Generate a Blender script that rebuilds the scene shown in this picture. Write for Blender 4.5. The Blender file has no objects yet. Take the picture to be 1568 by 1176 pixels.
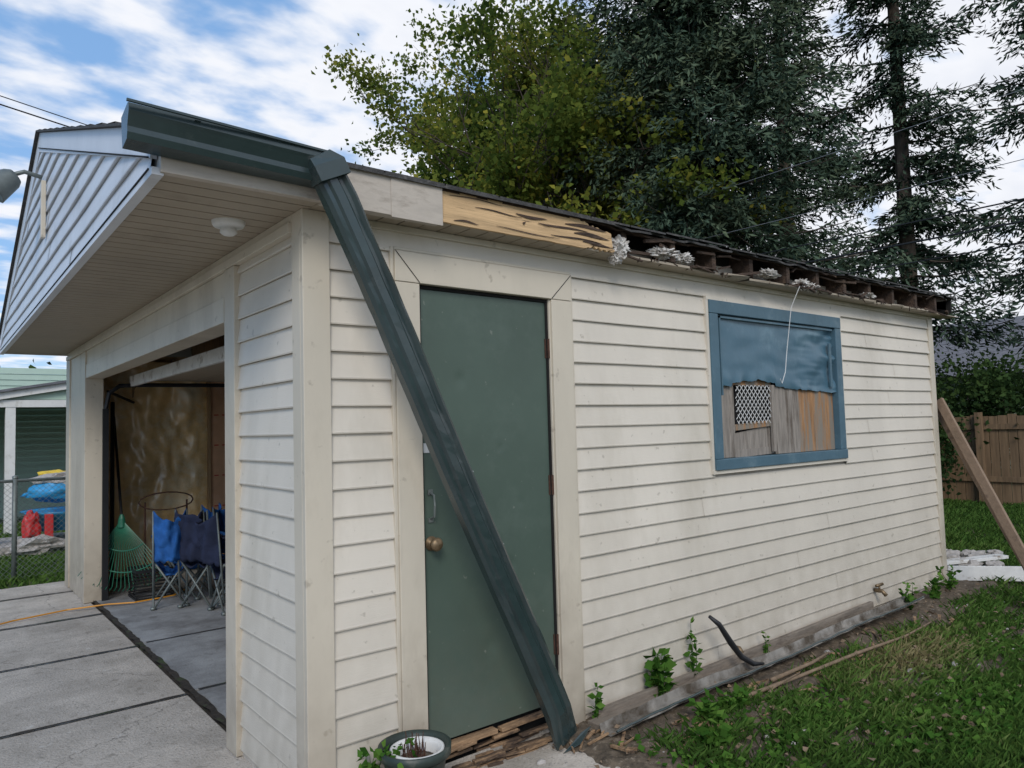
import bpy, math, random
import numpy as np
from mathutils import Vector, Matrix, noise as mnoise
random.seed(7); rng=np.random.default_rng(7)
sc=bpy.context.scene
COL=sc.collection

# ------------------------------------------------------------------ materials
def nt(m):
    m.use_nodes=True; return m.node_tree.nodes, m.node_tree.links
def mat(name,col,rough=.6,var=.12,vscale=6.0,bump=0,bscale=40,metal=0,stretch=(1,1,1),col2=None,c2scale=2.0,c2lo=.55,c2hi=.7,spec=.4,bstretch=None,crack=False):
    m=bpy.data.materials.new(name); N,L=nt(m); b=N['Principled BSDF']
    b.inputs['Roughness'].default_value=rough; b.inputs['Metallic'].default_value=metal
    b.inputs['Specular IOR Level'].default_value=spec
    tc=N.new('ShaderNodeTexCoord'); mp=N.new('ShaderNodeMapping'); mp.inputs['Scale'].default_value=stretch
    L.new(tc.outputs['Object'],mp.inputs['Vector'])
    n=N.new('ShaderNodeTexNoise'); n.inputs['Scale'].default_value=vscale; n.inputs['Detail'].default_value=5; n.inputs['Roughness'].default_value=.65
    L.new(mp.outputs[0],n.inputs['Vector'])
    r=N.new('ShaderNodeValToRGB'); r.color_ramp.elements[0].position=.3; r.color_ramp.elements[1].position=.7
    r.color_ramp.elements[0].color=[max(0,c*(1-var)) for c in col]+[1]; r.color_ramp.elements[1].color=[c*(1+var) for c in col]+[1]
    L.new(n.outputs['Fac'],r.inputs['Fac']); out=r.outputs['Color']
    if col2:
        n2=N.new('ShaderNodeTexNoise'); n2.inputs['Scale'].default_value=c2scale; n2.inputs['Detail'].default_value=6; n2.inputs['Roughness'].default_value=.7
        L.new(mp.outputs[0],n2.inputs['Vector'])
        mr=N.new('ShaderNodeMapRange'); mr.inputs['From Min'].default_value=c2lo; mr.inputs['From Max'].default_value=c2hi
        L.new(n2.outputs['Fac'],mr.inputs['Value'])
        mx=N.new('ShaderNodeMix'); mx.data_type='RGBA'; L.new(mr.outputs[0],mx.inputs['Factor']); L.new(out,mx.inputs['A']); mx.inputs['B'].default_value=list(col2)+[1]
        out=mx.outputs['Result']
    if crack:
        ad=N.new('ShaderNodeMixRGB'); ad.blend_type='ADD'; ad.inputs[0].default_value=.35; L.new(tc.outputs['Object'],ad.inputs[1]); L.new(n.outputs['Color'],ad.inputs[2])
        vo=N.new('ShaderNodeTexVoronoi'); vo.feature='DISTANCE_TO_EDGE'; vo.inputs['Scale'].default_value=.33; L.new(ad.outputs[0],vo.inputs['Vector'])
        mk=N.new('ShaderNodeMapRange'); mk.inputs['From Min'].default_value=.0005; mk.inputs['From Max'].default_value=.002; mk.inputs['To Min'].default_value=.5; mk.inputs['To Max'].default_value=0; L.new(vo.outputs['Distance'],mk.inputs['Value'])
        mx=N.new('ShaderNodeMix'); mx.data_type='RGBA'; L.new(mk.outputs[0],mx.inputs['Factor']); L.new(out,mx.inputs['A']); mx.inputs['B'].default_value=(.07,.06,.05,1); out=mx.outputs['Result']
        for (sc_,lo,hi,to,cc) in ((70,.56,.72,.55,(.14,.125,.10,1)),(14,.60,.72,.5,(.18,.155,.12,1)),(9,.66,.72,.5,(.62,.58,.52,1))):
            ns=N.new('ShaderNodeTexNoise'); ns.inputs['Scale'].default_value=sc_; ns.inputs['Detail'].default_value=3; L.new(tc.outputs['Object'],ns.inputs['Vector'])
            ms=N.new('ShaderNodeMapRange'); ms.inputs['From Min'].default_value=lo; ms.inputs['From Max'].default_value=hi; ms.inputs['To Max'].default_value=to; L.new(ns.outputs['Fac'],ms.inputs['Value'])
            mx=N.new('ShaderNodeMix'); mx.data_type='RGBA'; L.new(ms.outputs[0],mx.inputs['Factor']); L.new(out,mx.inputs['A']); mx.inputs['B'].default_value=cc; out=mx.outputs['Result']
    L.new(out,b.inputs['Base Color'])
    if bump:
        mp2=N.new('ShaderNodeMapping'); mp2.inputs['Scale'].default_value=bstretch or stretch; L.new(tc.outputs['Object'],mp2.inputs['Vector'])
        nb=N.new('ShaderNodeTexNoise'); nb.inputs['Scale'].default_value=bscale; nb.inputs['Detail'].default_value=4; L.new(mp2.outputs[0],nb.inputs['Vector'])
        bp=N.new('ShaderNodeBump'); bp.inputs['Strength'].default_value=bump; bp.inputs['Distance'].default_value=.01
        L.new(nb.outputs['Fac'],bp.inputs['Height']); L.new(bp.outputs[0],b.inputs['Normal'])
    return m
def dirt_z(m,z0,z1,dcol,amt=.6,scale=9):
    """splash dirt near the ground"""
    N,L=nt(m); b=N['Principled BSDF']; src=b.inputs['Base Color'].links[0].from_socket
    tc=N.new('ShaderNodeTexCoord'); s=N.new('ShaderNodeSeparateXYZ'); L.new(tc.outputs['Object'],s.inputs[0])
    mr=N.new('ShaderNodeMapRange'); mr.inputs['From Min'].default_value=z0; mr.inputs['From Max'].default_value=z1; mr.inputs['To Min'].default_value=1; mr.inputs['To Max'].default_value=0
    L.new(s.outputs['Z'],mr.inputs['Value'])
    n=N.new('ShaderNodeTexNoise'); n.inputs['Scale'].default_value=scale; n.inputs['Detail'].default_value=6; L.new(tc.outputs['Object'],n.inputs['Vector'])
    mu=N.new('ShaderNodeMath'); mu.operation='MULTIPLY'; L.new(mr.outputs[0],mu.inputs[0]); L.new(n.outputs['Fac'],mu.inputs[1])
    m2=N.new('ShaderNodeMath'); m2.operation='MULTIPLY'; m2.inputs[1].default_value=amt*1.6; m2.use_clamp=True; L.new(mu.outputs[0],m2.inputs[0])
    mx=N.new('ShaderNodeMix'); mx.data_type='RGBA'; L.new(m2.outputs[0],mx.inputs['Factor']); L.new(src,mx.inputs['A']); mx.inputs['B'].default_value=list(dcol)+[1]
    L.new(mx.outputs['Result'],b.inputs['Base Color'])
    return m
def speck(m,scale,lo,hi,amt,col):
    """small scuffs and spots"""
    N,L=nt(m); b=N['Principled BSDF']; src=b.inputs['Base Color'].links[0].from_socket
    tc=N.new('ShaderNodeTexCoord'); n=N.new('ShaderNodeTexNoise'); n.inputs['Scale'].default_value=scale; n.inputs['Detail'].default_value=3; L.new(tc.outputs['Object'],n.inputs['Vector'])
    mr=N.new('ShaderNodeMapRange'); mr.inputs['From Min'].default_value=lo; mr.inputs['From Max'].default_value=hi; mr.inputs['To Max'].default_value=amt; L.new(n.outputs['Fac'],mr.inputs['Value'])
    mx=N.new('ShaderNodeMix'); mx.data_type='RGBA'; L.new(mr.outputs[0],mx.inputs['Factor']); L.new(src,mx.inputs['A']); mx.inputs['B'].default_value=list(col)+[1]
    L.new(mx.outputs['Result'],b.inputs['Base Color']); return m
def leafmat(name,cols,transl=.35,rough=.5):
    m=bpy.data.materials.new(name); N,L=nt(m); N.remove(N['Principled BSDF']); out=N['Material Output']
    b=N.new('ShaderNodeBsdfDiffuse')
    a=N.new('ShaderNodeAttribute'); a.attribute_name='shade'
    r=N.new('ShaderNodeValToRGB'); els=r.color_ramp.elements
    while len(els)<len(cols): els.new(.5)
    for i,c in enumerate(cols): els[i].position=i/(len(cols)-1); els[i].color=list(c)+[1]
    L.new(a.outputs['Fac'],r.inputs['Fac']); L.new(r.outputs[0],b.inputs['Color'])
    if transl>0:
        t=N.new('ShaderNodeBsdfTranslucent'); L.new(r.outputs[0],t.inputs['Color']); mx=N.new('ShaderNodeMixShader'); mx.inputs[0].default_value=transl
        L.new(b.outputs[0],mx.inputs[1]); L.new(t.outputs[0],mx.inputs[2]); L.new(mx.outputs[0],out.inputs['Surface'])
    else: L.new(b.outputs[0],out.inputs['Surface'])
    return m

M={}
M['siding']=speck(dirt_z(mat('vinyl_siding',(.66,.598,.505),.42,.07,1.6,.12,30,stretch=(1,1,.35),col2=(.50,.445,.355),c2scale=1.3,c2lo=.52,c2hi=.80,bstretch=(1,1,14)),0,1.0,(.31,.265,.20),.55),23,.68,.74,.5,(.30,.26,.20))
M['gsiding']=mat('white_gable_siding',(.62,.63,.65),.4,.08,2,.1,30,col2=(.42,.42,.41),c2scale=2.5,c2lo=.55,c2hi=.8)
M['trim']=speck(dirt_z(mat('beige_trim',(.59,.525,.42),.42,.08,2.2,.05,20,stretch=(1,1,.4),col2=(.43,.37,.285),c2scale=1.8,c2lo=.50,c2hi=.78),0,.8,(.25,.2,.15),.65),17,.66,.74,.5,(.28,.23,.17))
M['soffit']=mat('tan_soffit',(.36,.30,.225),.5,.08,2,.05,20,col2=(.28,.23,.17),c2scale=2)
M['fascia']=mat('weathered_fascia_cladding',(.50,.44,.37),.5,.18,3,.15,12,stretch=(1,1,3),col2=(.22,.18,.14),c2scale=3,c2lo=.50,c2hi=.70)
M['gutter']=mat('dark_green_gutter_paint',(.026,.044,.044),.27,.25,3,.08,10,col2=(.075,.088,.085),c2scale=7,c2lo=.58,c2hi=.85,spec=.7)
M['gutterin']=mat('gutter_inside',(.27,.25,.22),.6,.3,6,.15,20,col2=(.075,.058,.04),c2scale=4,c2lo=.42,c2hi=.60)
M['door']=speck(dirt_z(mat('green_door_paint',(.072,.105,.082),.42,.12,1.6,.18,4,col2=(.10,.135,.11),c2scale=2.6,c2lo=.5,c2hi=.8),.1,.9,(.11,.115,.085),.5,14),26,.69,.74,.45,(.25,.26,.22))
M['wood']=mat('raw_fascia_wood',(.60,.40,.21),.75,.25,5,.3,24,stretch=(.5,3,9),col2=(.12,.075,.04),c2scale=2.2,c2lo=.60,c2hi=.66)
M['rot']=mat('rotten_wood',(.065,.042,.03),.9,.5,9,.8,30,stretch=(1,3,3),col2=(.17,.11,.07),c2scale=7,c2lo=.57,c2hi=.7)
M['dark']=mat('dark_void',(.012,.011,.01),.95,.3,5)
M['insul']=mat('white_insulation',(.62,.59,.55),.95,.2,20,1.0,60,col2=(.2,.16,.12),c2scale=14,c2lo=.50,c2hi=.66)
M['blue']=mat('blue_window_paint',(.070,.135,.175),.5,.12,4,.15,30,col2=(.15,.22,.25),c2scale=5,c2lo=.55,c2hi=.8)
M['tarp']=mat('blue_sheet',(.070,.145,.195),.36,.1,3,.3,6,col2=(.12,.21,.26),c2scale=2.5)
M['ply']=mat('grey_plywood',(.27,.235,.20),.8,.3,6,.4,20,stretch=(7,7,.8),col2=(.10,.075,.055),c2scale=2.0,c2lo=.5,c2hi=.65)
M['plybrown']=mat('brown_plywood',(.33,.175,.08),.8,.4,4,.4,20,stretch=(7,7,.8),col2=(.24,.205,.165),c2scale=1.6,c2lo=.46,c2hi=.55)
M['shingle']=mat('asphalt_shingle',(.06,.058,.056),.9,.4,25,.6,80,col2=(.13,.12,.11),c2scale=30)
M['brass']=mat('tarnished_brass',(.20,.14,.08),.45,.25,20,metal=.6)
M['steel']=mat('galvanized_steel',(.42,.43,.43),.4,.2,12,metal=.8)
M['greysteel']=mat('dull_grey_metal',(.17,.19,.18),.5,.2,12,metal=.4)
M['rust']=mat('rusted_steel',(.075,.035,.022),.8,.5,40,.3,80)
M['black']=mat('black_plastic',(.015,.015,.016),.45,.2,10)
M['white']=mat('weathered_white_paint',(.66,.64,.60),.6,.1,8,.2,30,col2=(.24,.19,.14),c2scale=6,c2lo=.55,c2hi=.68)
M['cwhite']=mat('white_plastic',(.70,.69,.66),.4,.06,6,col2=(.5,.48,.43),c2scale=8,c2lo=.55,c2hi=.75)
M['conc']=mat('driveway_concrete',(.48,.425,.36),.9,.18,2.5,.6,90,col2=(.33,.29,.24),c2scale=1.6,c2lo=.46,c2hi=.70,crack=True)
M['joint']=mat('joint_dirt',(.040,.032,.024),.95,.5,20,.5,40,col2=(.05,.07,.025),c2scale=3,c2lo=.55,c2hi=.65)
M['slab']=speck(mat('garage_slab_concrete',(.30,.30,.295),.7,.25,2.4,.3,70,col2=(.15,.145,.14),c2scale=1.6,c2lo=.45,c2hi=.68),8,.6,.7,.5,(.12,.11,.10))
M['soil']=mat('soil',(.105,.080,.055),.95,.5,16,.9,50,col2=(.26,.21,.155),c2scale=26,c2lo=.56,c2hi=.68)
M['ground']=mat('lawn_ground',(.050,.070,.022),.95,.4,6,.8,40,col2=(.13,.10,.055),c2scale=1.3,c2lo=.56,c2hi=.72)
M['plank']=mat('weathered_plank',(.24,.165,.11),.8,.25,3,.4,18,stretch=(2,2,2),col2=(.12,.08,.055),c2scale=3)
M['greyplank']=mat('grey_weathered_board',(.20,.165,.13),.85,.3,5,.4,18,stretch=(1,4,4),col2=(.08,.06,.045),c2scale=3)
M['splint']=mat('splintered_wood',(.32,.20,.11),.85,.4,9,.6,30,stretch=(1,4,4),col2=(.07,.045,.03),c2scale=3,c2lo=.46,c2hi=.58)
M['intply']=mat('interior_kraft_insulation',(.60,.40,.20),.6,.35,2.5,.7,5,stretch=(1,1,.6),col2=(.7,.5,.28),c2scale=2.3,c2lo=.5,c2hi=.72)
M['pink']=mat('faced_foam_board',(.66,.38,.22),.6,.2,2.5,.3,8,col2=(.7,.45,.30),c2scale=2.3)
M['plastic']=mat('plastic_vapour_barrier',(.84,.58,.27),.25,.35,2.2,.5,9,col2=(.90,.80,.58),c2scale=1.8,c2lo=.5,c2hi=.68,spec=.8)
M['stud']=mat('stud_lumber',(.42,.27,.14),.7,.2,4,.2,30,stretch=(4,4,.6))
M['bark']=mat('bark',(.10,.078,.06),.95,.4,10,1,25,stretch=(1,1,.35))
M['orange']=mat('orange_cord',(.62,.27,.03),.5,.05)
M['bluefab']=mat('blue_chair_fabric',(.014,.10,.33),.8,.25,8,.3,40)
M['navyfab']=mat('navy_chair_fabric',(.018,.024,.055),.85,.25,8,.3,40)
M['rake']=mat('green_rake_plastic',(.02,.13,.075),.4,.1)
M['stone']=mat('stone',(.36,.33,.30),.9,.25,20,.5,40,col2=(.15,.12,.09),c2scale=9)
M['fencewood']=mat('cedar_fence',(.19,.12,.065),.85,.35,3,.3,20,stretch=(7,7,.5))
M['greenhouse']=mat('pale_green_siding',(.21,.26,.20),.6,.08,3)
M['palegreen']=mat('light_green_gable',(.40,.52,.43),.6,.06,3)
M['red']=mat('red_plastic',(.50,.03,.03),.4,.1); M['yellow']=mat('yellow_plastic',(.65,.45,.04),.4,.1); M['cyan']=mat('cyan_plastic',(.03,.28,.55),.4,.1)
M['pot']=mat('dark_green_pot',(.028,.042,.035),.5,.3,9,.1,30,col2=(.1,.1,.08),c2scale=9,c2lo=.55,c2hi=.7)
M['roofgrey']=mat('grey_roof_shingle',(.15,.15,.165),.9,.35,9,.5,30,stretch=(1,1,4))
M['wire']=mat('cable',(.012,.012,.012),.6,.1)
M['wirelight']=mat('pale_cable',(.22,.22,.23),.6,.1)
M['stem']=mat('dead_stem',(.20,.14,.09),.85,.3,20)
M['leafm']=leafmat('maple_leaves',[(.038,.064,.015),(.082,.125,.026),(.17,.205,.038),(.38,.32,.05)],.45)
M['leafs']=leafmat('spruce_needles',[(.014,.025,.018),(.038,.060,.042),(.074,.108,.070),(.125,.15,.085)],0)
M['leafg']=leafmat('grass_blades',[(.034,.070,.016),(.068,.135,.028),(.12,.195,.045),(.26,.22,.11)],.25)
M['leafw']=leafmat('weed_leaves',[(.03,.085,.014),(.065,.15,.025),(.12,.22,.04)],.25)
M['leafb']=leafmat('shrub_leaves',[(.016,.034,.013),(.040,.074,.025),(.08,.13,.038)],.3)

# ------------------------------------------------------------------ mesh helpers
def empty(name):
    o=bpy.data.objects.new(name,None); COL.objects.link(o); return o
class MB:
    def __init__(s): s.v=[]; s.f=[]
    def add(s,vs,fs):
        o=len(s.v); s.v+= [tuple(v) for v in vs]; s.f+=[tuple(i+o for i in f) for f in fs]
    def box(s,x0,x1,y0,y1,z0,z1):
        s.add([(x0,y0,z0),(x1,y0,z0),(x1,y1,z0),(x0,y1,z0),(x0,y0,z1),(x1,y0,z1),(x1,y1,z1),(x0,y1,z1)],
              [(0,3,2,1),(4,5,6,7),(0,1,5,4),(1,2,6,5),(2,3,7,6),(3,0,4,7)])
    def beam(s,a,b,w,h,up=(0,0,1)):
        a=Vector(a);b=Vector(b);d=(b-a).normalized();u=Vector(up);sd=d.cross(u).normalized();u=sd.cross(d)
        vs=[]
        for p in (a,b):
            for i,j in ((-1,-1),(1,-1),(1,1),(-1,1)): vs.append(p+sd*(i*w/2)+u*(j*h/2))
        s.add(vs,[(0,3,2,1),(4,5,6,7),(0,1,5,4),(1,2,6,5),(2,3,7,6),(3,0,4,7)])
    def tube(s,pts,r,n=8,cap=True):
        pts=[Vector(p) for p in pts]; rs=r if hasattr(r,'__len__') else [r]*len(pts)
        ref=Vector((0,0,1)); base=len(s.v)
        for i,p in enumerate(pts):
            d=(pts[min(i+1,len(pts)-1)]-pts[max(i-1,0)]).normalized()
            if abs(d.dot(ref))>.95: ref=Vector((1,0,0))
            a=d.cross(ref).normalized(); b=d.cross(a)
            for k in range(n):
                t=2*math.pi*k/n; s.v.append(tuple(p+a*(math.cos(t)*rs[i])+b*(math.sin(t)*rs[i])))
        for i in range(len(pts)-1):
            for k in range(n):
                k2=(k+1)%n; s.f.append((base+i*n+k,base+i*n+k2,base+(i+1)*n+k2,base+(i+1)*n+k))
        if cap:
            s.f.append(tuple(base+k for k in range(n))[::-1]); s.f.append(tuple(base+(len(pts)-1)*n+k for k in range(n)))
    def lathe(s,c,prof,n=28):
        base=len(s.v)
        for r,z in prof:
            for k in range(n):
                t=2*math.pi*k/n; s.v.append((c[0]+r*math.cos(t),c[1]+r*math.sin(t),c[2]+z))
        for i in range(len(prof)-1):
            for k in range(n):
                k2=(k+1)%n; s.f.append((base+i*n+k,base+i*n+k2,base+(i+1)*n+k2,base+(i+1)*n+k))
    def build(s,name,m,parent=None,bevel=0,smooth=False,solid=0):
        me=bpy.data.meshes.new(name); me.from_pydata(s.v,[],s.f); me.update()
        o=bpy.data.objects.new(name,me); COL.objects.link(o); me.materials.append(M[m] if isinstance(m,str) else m)
        if smooth:
            for p in me.polygons: p.use_smooth=True
        if solid:
            md=o.modifiers.new('s','SOLIDIFY'); md.thickness=solid
        if bevel:
            md=o.modifiers.new('b','BEVEL'); md.width=bevel; md.segments=2; md.limit_method='ANGLE'
        if parent: o.parent=parent
        return o
def arr_mesh(name,V,F,m,shade=None,parent=None):
    me=bpy.data.meshes.new(name); k=F.shape[1]
    me.vertices.add(len(V)); me.vertices.foreach_set('co',V.astype(np.float32).ravel())
    me.loops.add(F.size); me.loops.foreach_set('vertex_index',F.astype(np.int32).ravel())
    me.polygons.add(len(F)); me.polygons.foreach_set('loop_start',np.arange(0,F.size,k,dtype=np.int32)); 
    me.update(calc_edges=True)
    if shade is not None:
        a=me.attributes.new('shade','FLOAT','FACE'); a.data.foreach_set('value',np.clip(shade,0,1).astype(np.float32))
    me.validate()
    o=bpy.data.objects.new(name,me); COL.objects.link(o); me.materials.append(M[m])
    if parent: o.parent=parent
    return o
def norm(a): return a/np.maximum(np.linalg.norm(a,axis=1,keepdims=True),1e-6)
def leaves(P,size,aspect=.6,axis=None,jit=1.0,fold=.15):
    n=len(P); d=rng.normal(size=(n,3)); 
    if axis is not None: d=axis+jit*d*.5
    d=norm(d); r=norm(np.cross(d,rng.normal(size=(n,3)))); up=np.cross(d,r)
    s=size*(0.6+.8*rng.random(n))[:,None] if np.isscalar(size) else size[:,None]
    a=P; b=P+d*s*.45+r*s*aspect*.5+up*s*fold; c=P+d*s; e=P+d*s*.45-r*s*aspect*.5+up*s*fold
    V=np.stack([a,b,c,e],1).reshape(-1,3); F=np.arange(n*4).reshape(n,4)
    return V,F

# ------------------------------------------------------------------ camera
Fh=Vector((math.cos(math.radians(51.2)),math.sin(math.radians(51.2)),0)); R0=Vector((Fh.y,-Fh.x,0)); p=math.radians(3.37)
F=Fh*math.cos(p)+Vector((0,0,1))*math.sin(p); U0=R0.cross(F); ro=math.radians(1.6)
Rc=R0*math.cos(ro)-U0*math.sin(ro); Uc=R0*math.sin(ro)+U0*math.cos(ro)
cam=bpy.data.cameras.new('camera'); co=bpy.data.objects.new('camera',cam); COL.objects.link(co)
mw=Matrix((( Rc.x,Uc.x,-F.x,-1.206),(Rc.y,Uc.y,-F.y,-2.82),(Rc.z,Uc.z,-F.z,1.52),(0,0,0,1)))
co.matrix_world=mw; cam.lens=25.71; cam.sensor_width=36; cam.clip_end=2000; cam.clip_start=.05; sc.camera=co

# ------------------------------------------------------------------ world
w=bpy.data.worlds.new('World'); sc.world=w; w.use_nodes=True; N=w.node_tree.nodes; L=w.node_tree.links
bg=N['Background']; bg.inputs['Strength'].default_value=.15
sky=N.new('ShaderNodeTexSky'); sky.sky_type='NISHITA'; sky.sun_disc=False; sky.sun_elevation=math.radians(37); sky.sun_rotation=math.radians(217)
tc=N.new('ShaderNodeTexCoord'); sp=N.new('ShaderNodeSeparateXYZ'); L.new(tc.outputs['Generated'],sp.inputs[0])
def mth(op,a,b=None,clamp=False):
    n=N.new('ShaderNodeMath'); n.operation=op; n.use_clamp=clamp
    for i,v in enumerate((a,b)):
        if v is None: continue
        if isinstance(v,(int,float)): n.inputs[i].default_value=v
        else: L.new(v,n.inputs[i])
    return n.outputs[0]
zz=mth('ADD',mth('MAXIMUM',sp.outputs['Z'],0.0),.12)
cx=mth('DIVIDE',sp.outputs['X'],zz); cy=mth('DIVIDE',sp.outputs['Y'],zz)
cb=N.new('ShaderNodeCombineXYZ'); L.new(cx,cb.inputs[0]); L.new(cy,cb.inputs[1])
mp=N.new('ShaderNodeMapping'); mp.inputs['Rotation'].default_value=(0,0,math.radians(-20)); mp.inputs['Scale'].default_value=(1.15,1.6,1); L.new(cb.outputs[0],mp.inputs['Vector'])
n1=N.new('ShaderNodeTexNoise'); n1.inputs['Scale'].default_value=3.6; n1.inputs['Detail'].default_value=5; n1.inputs['Roughness'].default_value=.5; n1.inputs['Distortion'].default_value=.1; L.new(mp.outputs[0],n1.inputs['Vector'])
n2=N.new('ShaderNodeTexNoise'); n2.inputs['Scale'].default_value=.7; n2.inputs['Detail'].default_value=2; L.new(cb.outputs[0],n2.inputs['Vector'])
dens=mth('ADD',mth('MULTIPLY',n1.outputs['Fac'],1.0),mth('MULTIPLY',n2.outputs['Fac'],.35))
dens=mth('ADD',dens,mth('MULTIPLY',sp.outputs['X'],.30))
mr=N.new('ShaderNodeMapRange'); mr.interpolation_type='SMOOTHSTEP'; mr.inputs['From Min'].default_value=.60; mr.inputs['From Max'].default_value=.89; L.new(dens,mr.inputs['Value'])
mx=N.new('ShaderNodeMix'); mx.data_type='RGBA'; L.new(mr.outputs[0],mx.inputs['Factor'])
sk=N.new('ShaderNodeMix'); sk.data_type='RGBA'; sk.inputs['Factor'].default_value=.6; L.new(sky.outputs[0],sk.inputs['A']); sk.inputs['B'].default_value=(1.7,3.4,6.2,1)
L.new(sk.outputs['Result'],mx.inputs['A'])
mc=N.new('ShaderNodeMix'); mc.data_type='RGBA'; 
mr2=N.new('ShaderNodeMapRange'); mr2.inputs['From Min'].default_value=.78; mr2.inputs['From Max'].default_value=1.1; L.new(dens,mr2.inputs['Value']); L.new(mr2.outputs[0],mc.inputs['Factor'])
mc.inputs['A'].default_value=(6.4,6.5,6.8,1); mc.inputs['B'].default_value=(5.6,5.8,6.3,1)
L.new(mc.outputs['Result'],mx.inputs['B']); L.new(mx.outputs['Result'],bg.inputs['Color'])
sl=bpy.data.lights.new('sun','SUN'); sl.energy=1.7; sl.angle=math.radians(22); sl.color=(1,.96,.9)
so=bpy.data.objects.new('sun',sl); COL.objects.link(so); sd=Vector((-.50,-.66,.62)).normalized(); so.rotation_euler=sd.to_track_quat('Z','Y').to_euler()
sc.view_settings.view_transform='Standard'; sc.view_settings.look='None'; sc.view_settings.exposure=0

# ------------------------------------------------------------------ garage
W=6.2; LN=6.02; ZS=2.43; OV=.16; FX=-.59; SL=.33
garage=empty('garage')
def roofz(y): 
    yy=min(y,W-y); return 2.585+(yy+OV)*SL
b=MB()
b.box(.02,.50,.0,.1,0,ZS+.1); b.box(.50,1.33,0,.1,2.18,ZS+.1); b.box(1.33,2.70,0,.1,0,ZS+.1); b.box(2.70,4.28,0,.1,0,1.25); b.box(2.70,4.28,0,.1,2.25,ZS+.1); b.box(4.28,LN,0,.1,0,ZS+.1)
b.box(0,.1,.1,.93,0,ZS); b.box(0,.1,5.08,W-.1,0,ZS); b.box(0,.1,.93,5.08,2.11,ZS)
b.box(LN-.1,LN,.1,W-.1,0,ZS); b.box(0.0,LN,W-.1,W,0,ZS)
b.build('wall_framing','fascia',garage)

EX=.114
def lap(mb,org,d,nrm,a0,a1,z0,holes,ztop,lim=None):
    d=Vector(d);nrm=Vector(nrm);org=Vector(org); k=0; z=z0
    while z<ztop-.01:
        zt=min(z+EX,ztop); segs=[(a0,a1)]
        if lim:
            segs=[lim((z+zt)/2)]
            if segs[0] is None: z+=EX; continue
        for h in holes:
            if (z+zt)/2>h[2] and (z+zt)/2<h[3]:
                ns=[]
                for s0,s1 in segs:
                    if h[1]<=s0 or h[0]>=s1: ns.append((s0,s1))
                    else:
                        if h[0]>s0: ns.append((s0,h[0]))
                        if h[1]<s1: ns.append((h[1],s1))
                segs=ns
        for s0,s1 in segs:
            cuts=[s0,s1]
            if s1-s0>1.6 and k%2==0: 
                jr=random.Random(k//2*13+int(s0*10)); cuts=[s0,s0+(s1-s0)*jr.uniform(.2,.8),s1]
            for q in range(len(cuts)-1):
                c0,c1=cuts[q],cuts[q+1]; po=.0022*(q%2); c0-=.02 if q else 0
                n=max(1,int((c1-c0)/.18)); vs=[];fs=[]
                for i in range(n+1):
                    a=c0+(c1-c0)*i/n; wv=mnoise.noise(Vector((a*1.1+k*.07,k*.35,org.x)))*.004+mnoise.noise(Vector((a*3.5,k*2.3,1)))*.0018; wz=mnoise.noise(Vector((a*.9,k*.8+5,3)))*.0035
                    base=org+d*a
                    pr=[(.017,0),(.0185,.006),(.017,.012),(.0035,zt-z)]
                    vs.append(base+nrm*(.001)+Vector((0,0,z+.003+wz)))
                    for off,dz in pr: vs.append(base+nrm*(off+po+wv)+Vector((0,0,z+dz+wz)))
                for i in range(n):
                    for j in range(4): fs.append((i*5+j,(i+1)*5+j,(i+1)*5+j+1,i*5+j+1))
                mb.add(vs,fs)
        z+=EX; k+=1
b=MB()
lap(b,(0,0,0),(1,0,0),(0,-1,0),.08,LN-.05,.03,[(.41,1.45,-1,2.30),(2.66,4.32,1.2,2.29)],ZS-.02)
lap(b,(0,0,0),(0,1,0),(-1,0,0),.08,.80,.03,[],ZS-.07)
b.build('side_siding','siding',garage)
b=MB()
def tri(z):
    yy=(z-2.585+.03)/SL-OV
    return (max(yy+.02,-.10),W-yy-.02) if yy<W/2-.05 else None
lap(b,(FX,0,0),(0,1,0),(-1,0,0),0,W,ZS+.01,[],3.66,tri)
b.build('gable_siding','gsiding',garage)
b=MB(); b.add([(FX+.004,-OV,ZS),(FX+.004,W+OV,ZS),(FX+.004,W+OV,2.58),(FX+.004,W/2,3.65),(FX+.004,-OV,2.58)],[(0,1,2,3,4)])
b.add([(LN,0,ZS),(LN,W,ZS),(LN,W,2.62),(LN,W/2,3.63),(LN,0,2.62)],[(0,1,2,3,4)]); b.build('gable_sheathing','gsiding',garage)

b=MB()
b.box(-.028,.09,-.028,-.0,0.0,ZS); b.box(-.028,0,0.0,.085,0.0,ZS)
b.box(LN-.07,LN+.02,-.026,0,0.0,ZS); b.box(LN,LN+.02,0,.07,0,ZS)
b.box(-.035,.12,.79,.94,0,2.35); b.box(-.012,.13,.94,.965,0,2.09)
b.box(-.035,.12,5.05,5.22,0,2.35); b.box(-.022,0,5.22,6.0,0,2.35);b.box(-.035,0,6.0,W+.02,0,2.35)
b.box(-.030,.12,.965,5.05,2.09,2.22); b.box(-.022,.0,.94,5.05,2.22,2.35)
b.box(-.042,0,.085,W,2.352,2.395); b.box(-.03,0,.085,W,2.395,ZS)
b.box(.09,LN-.07,-.022,0,ZS-.03,ZS)
b.box(.395,.520,-.030,.02,.03,2.175); b.box(1.315,1.455,-.030,.02,.0,2.175); b.box(.395,1.455,-.032,.02,2.177,2.315)
b.box(.378,.395,-.022,0,.03,2.33); b.box(1.455,1.470,-.022,0,.0,2.33); b.box(.395,1.455,-.024,0,2.317,2.332)
b.box(.520,.528,-.018,.06,.1,2.175); b.box(1.306,1.315,-.018,.06,.05,2.175)
b.build('corner_and_door_trim','trim',garage,bevel=.003)
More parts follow.
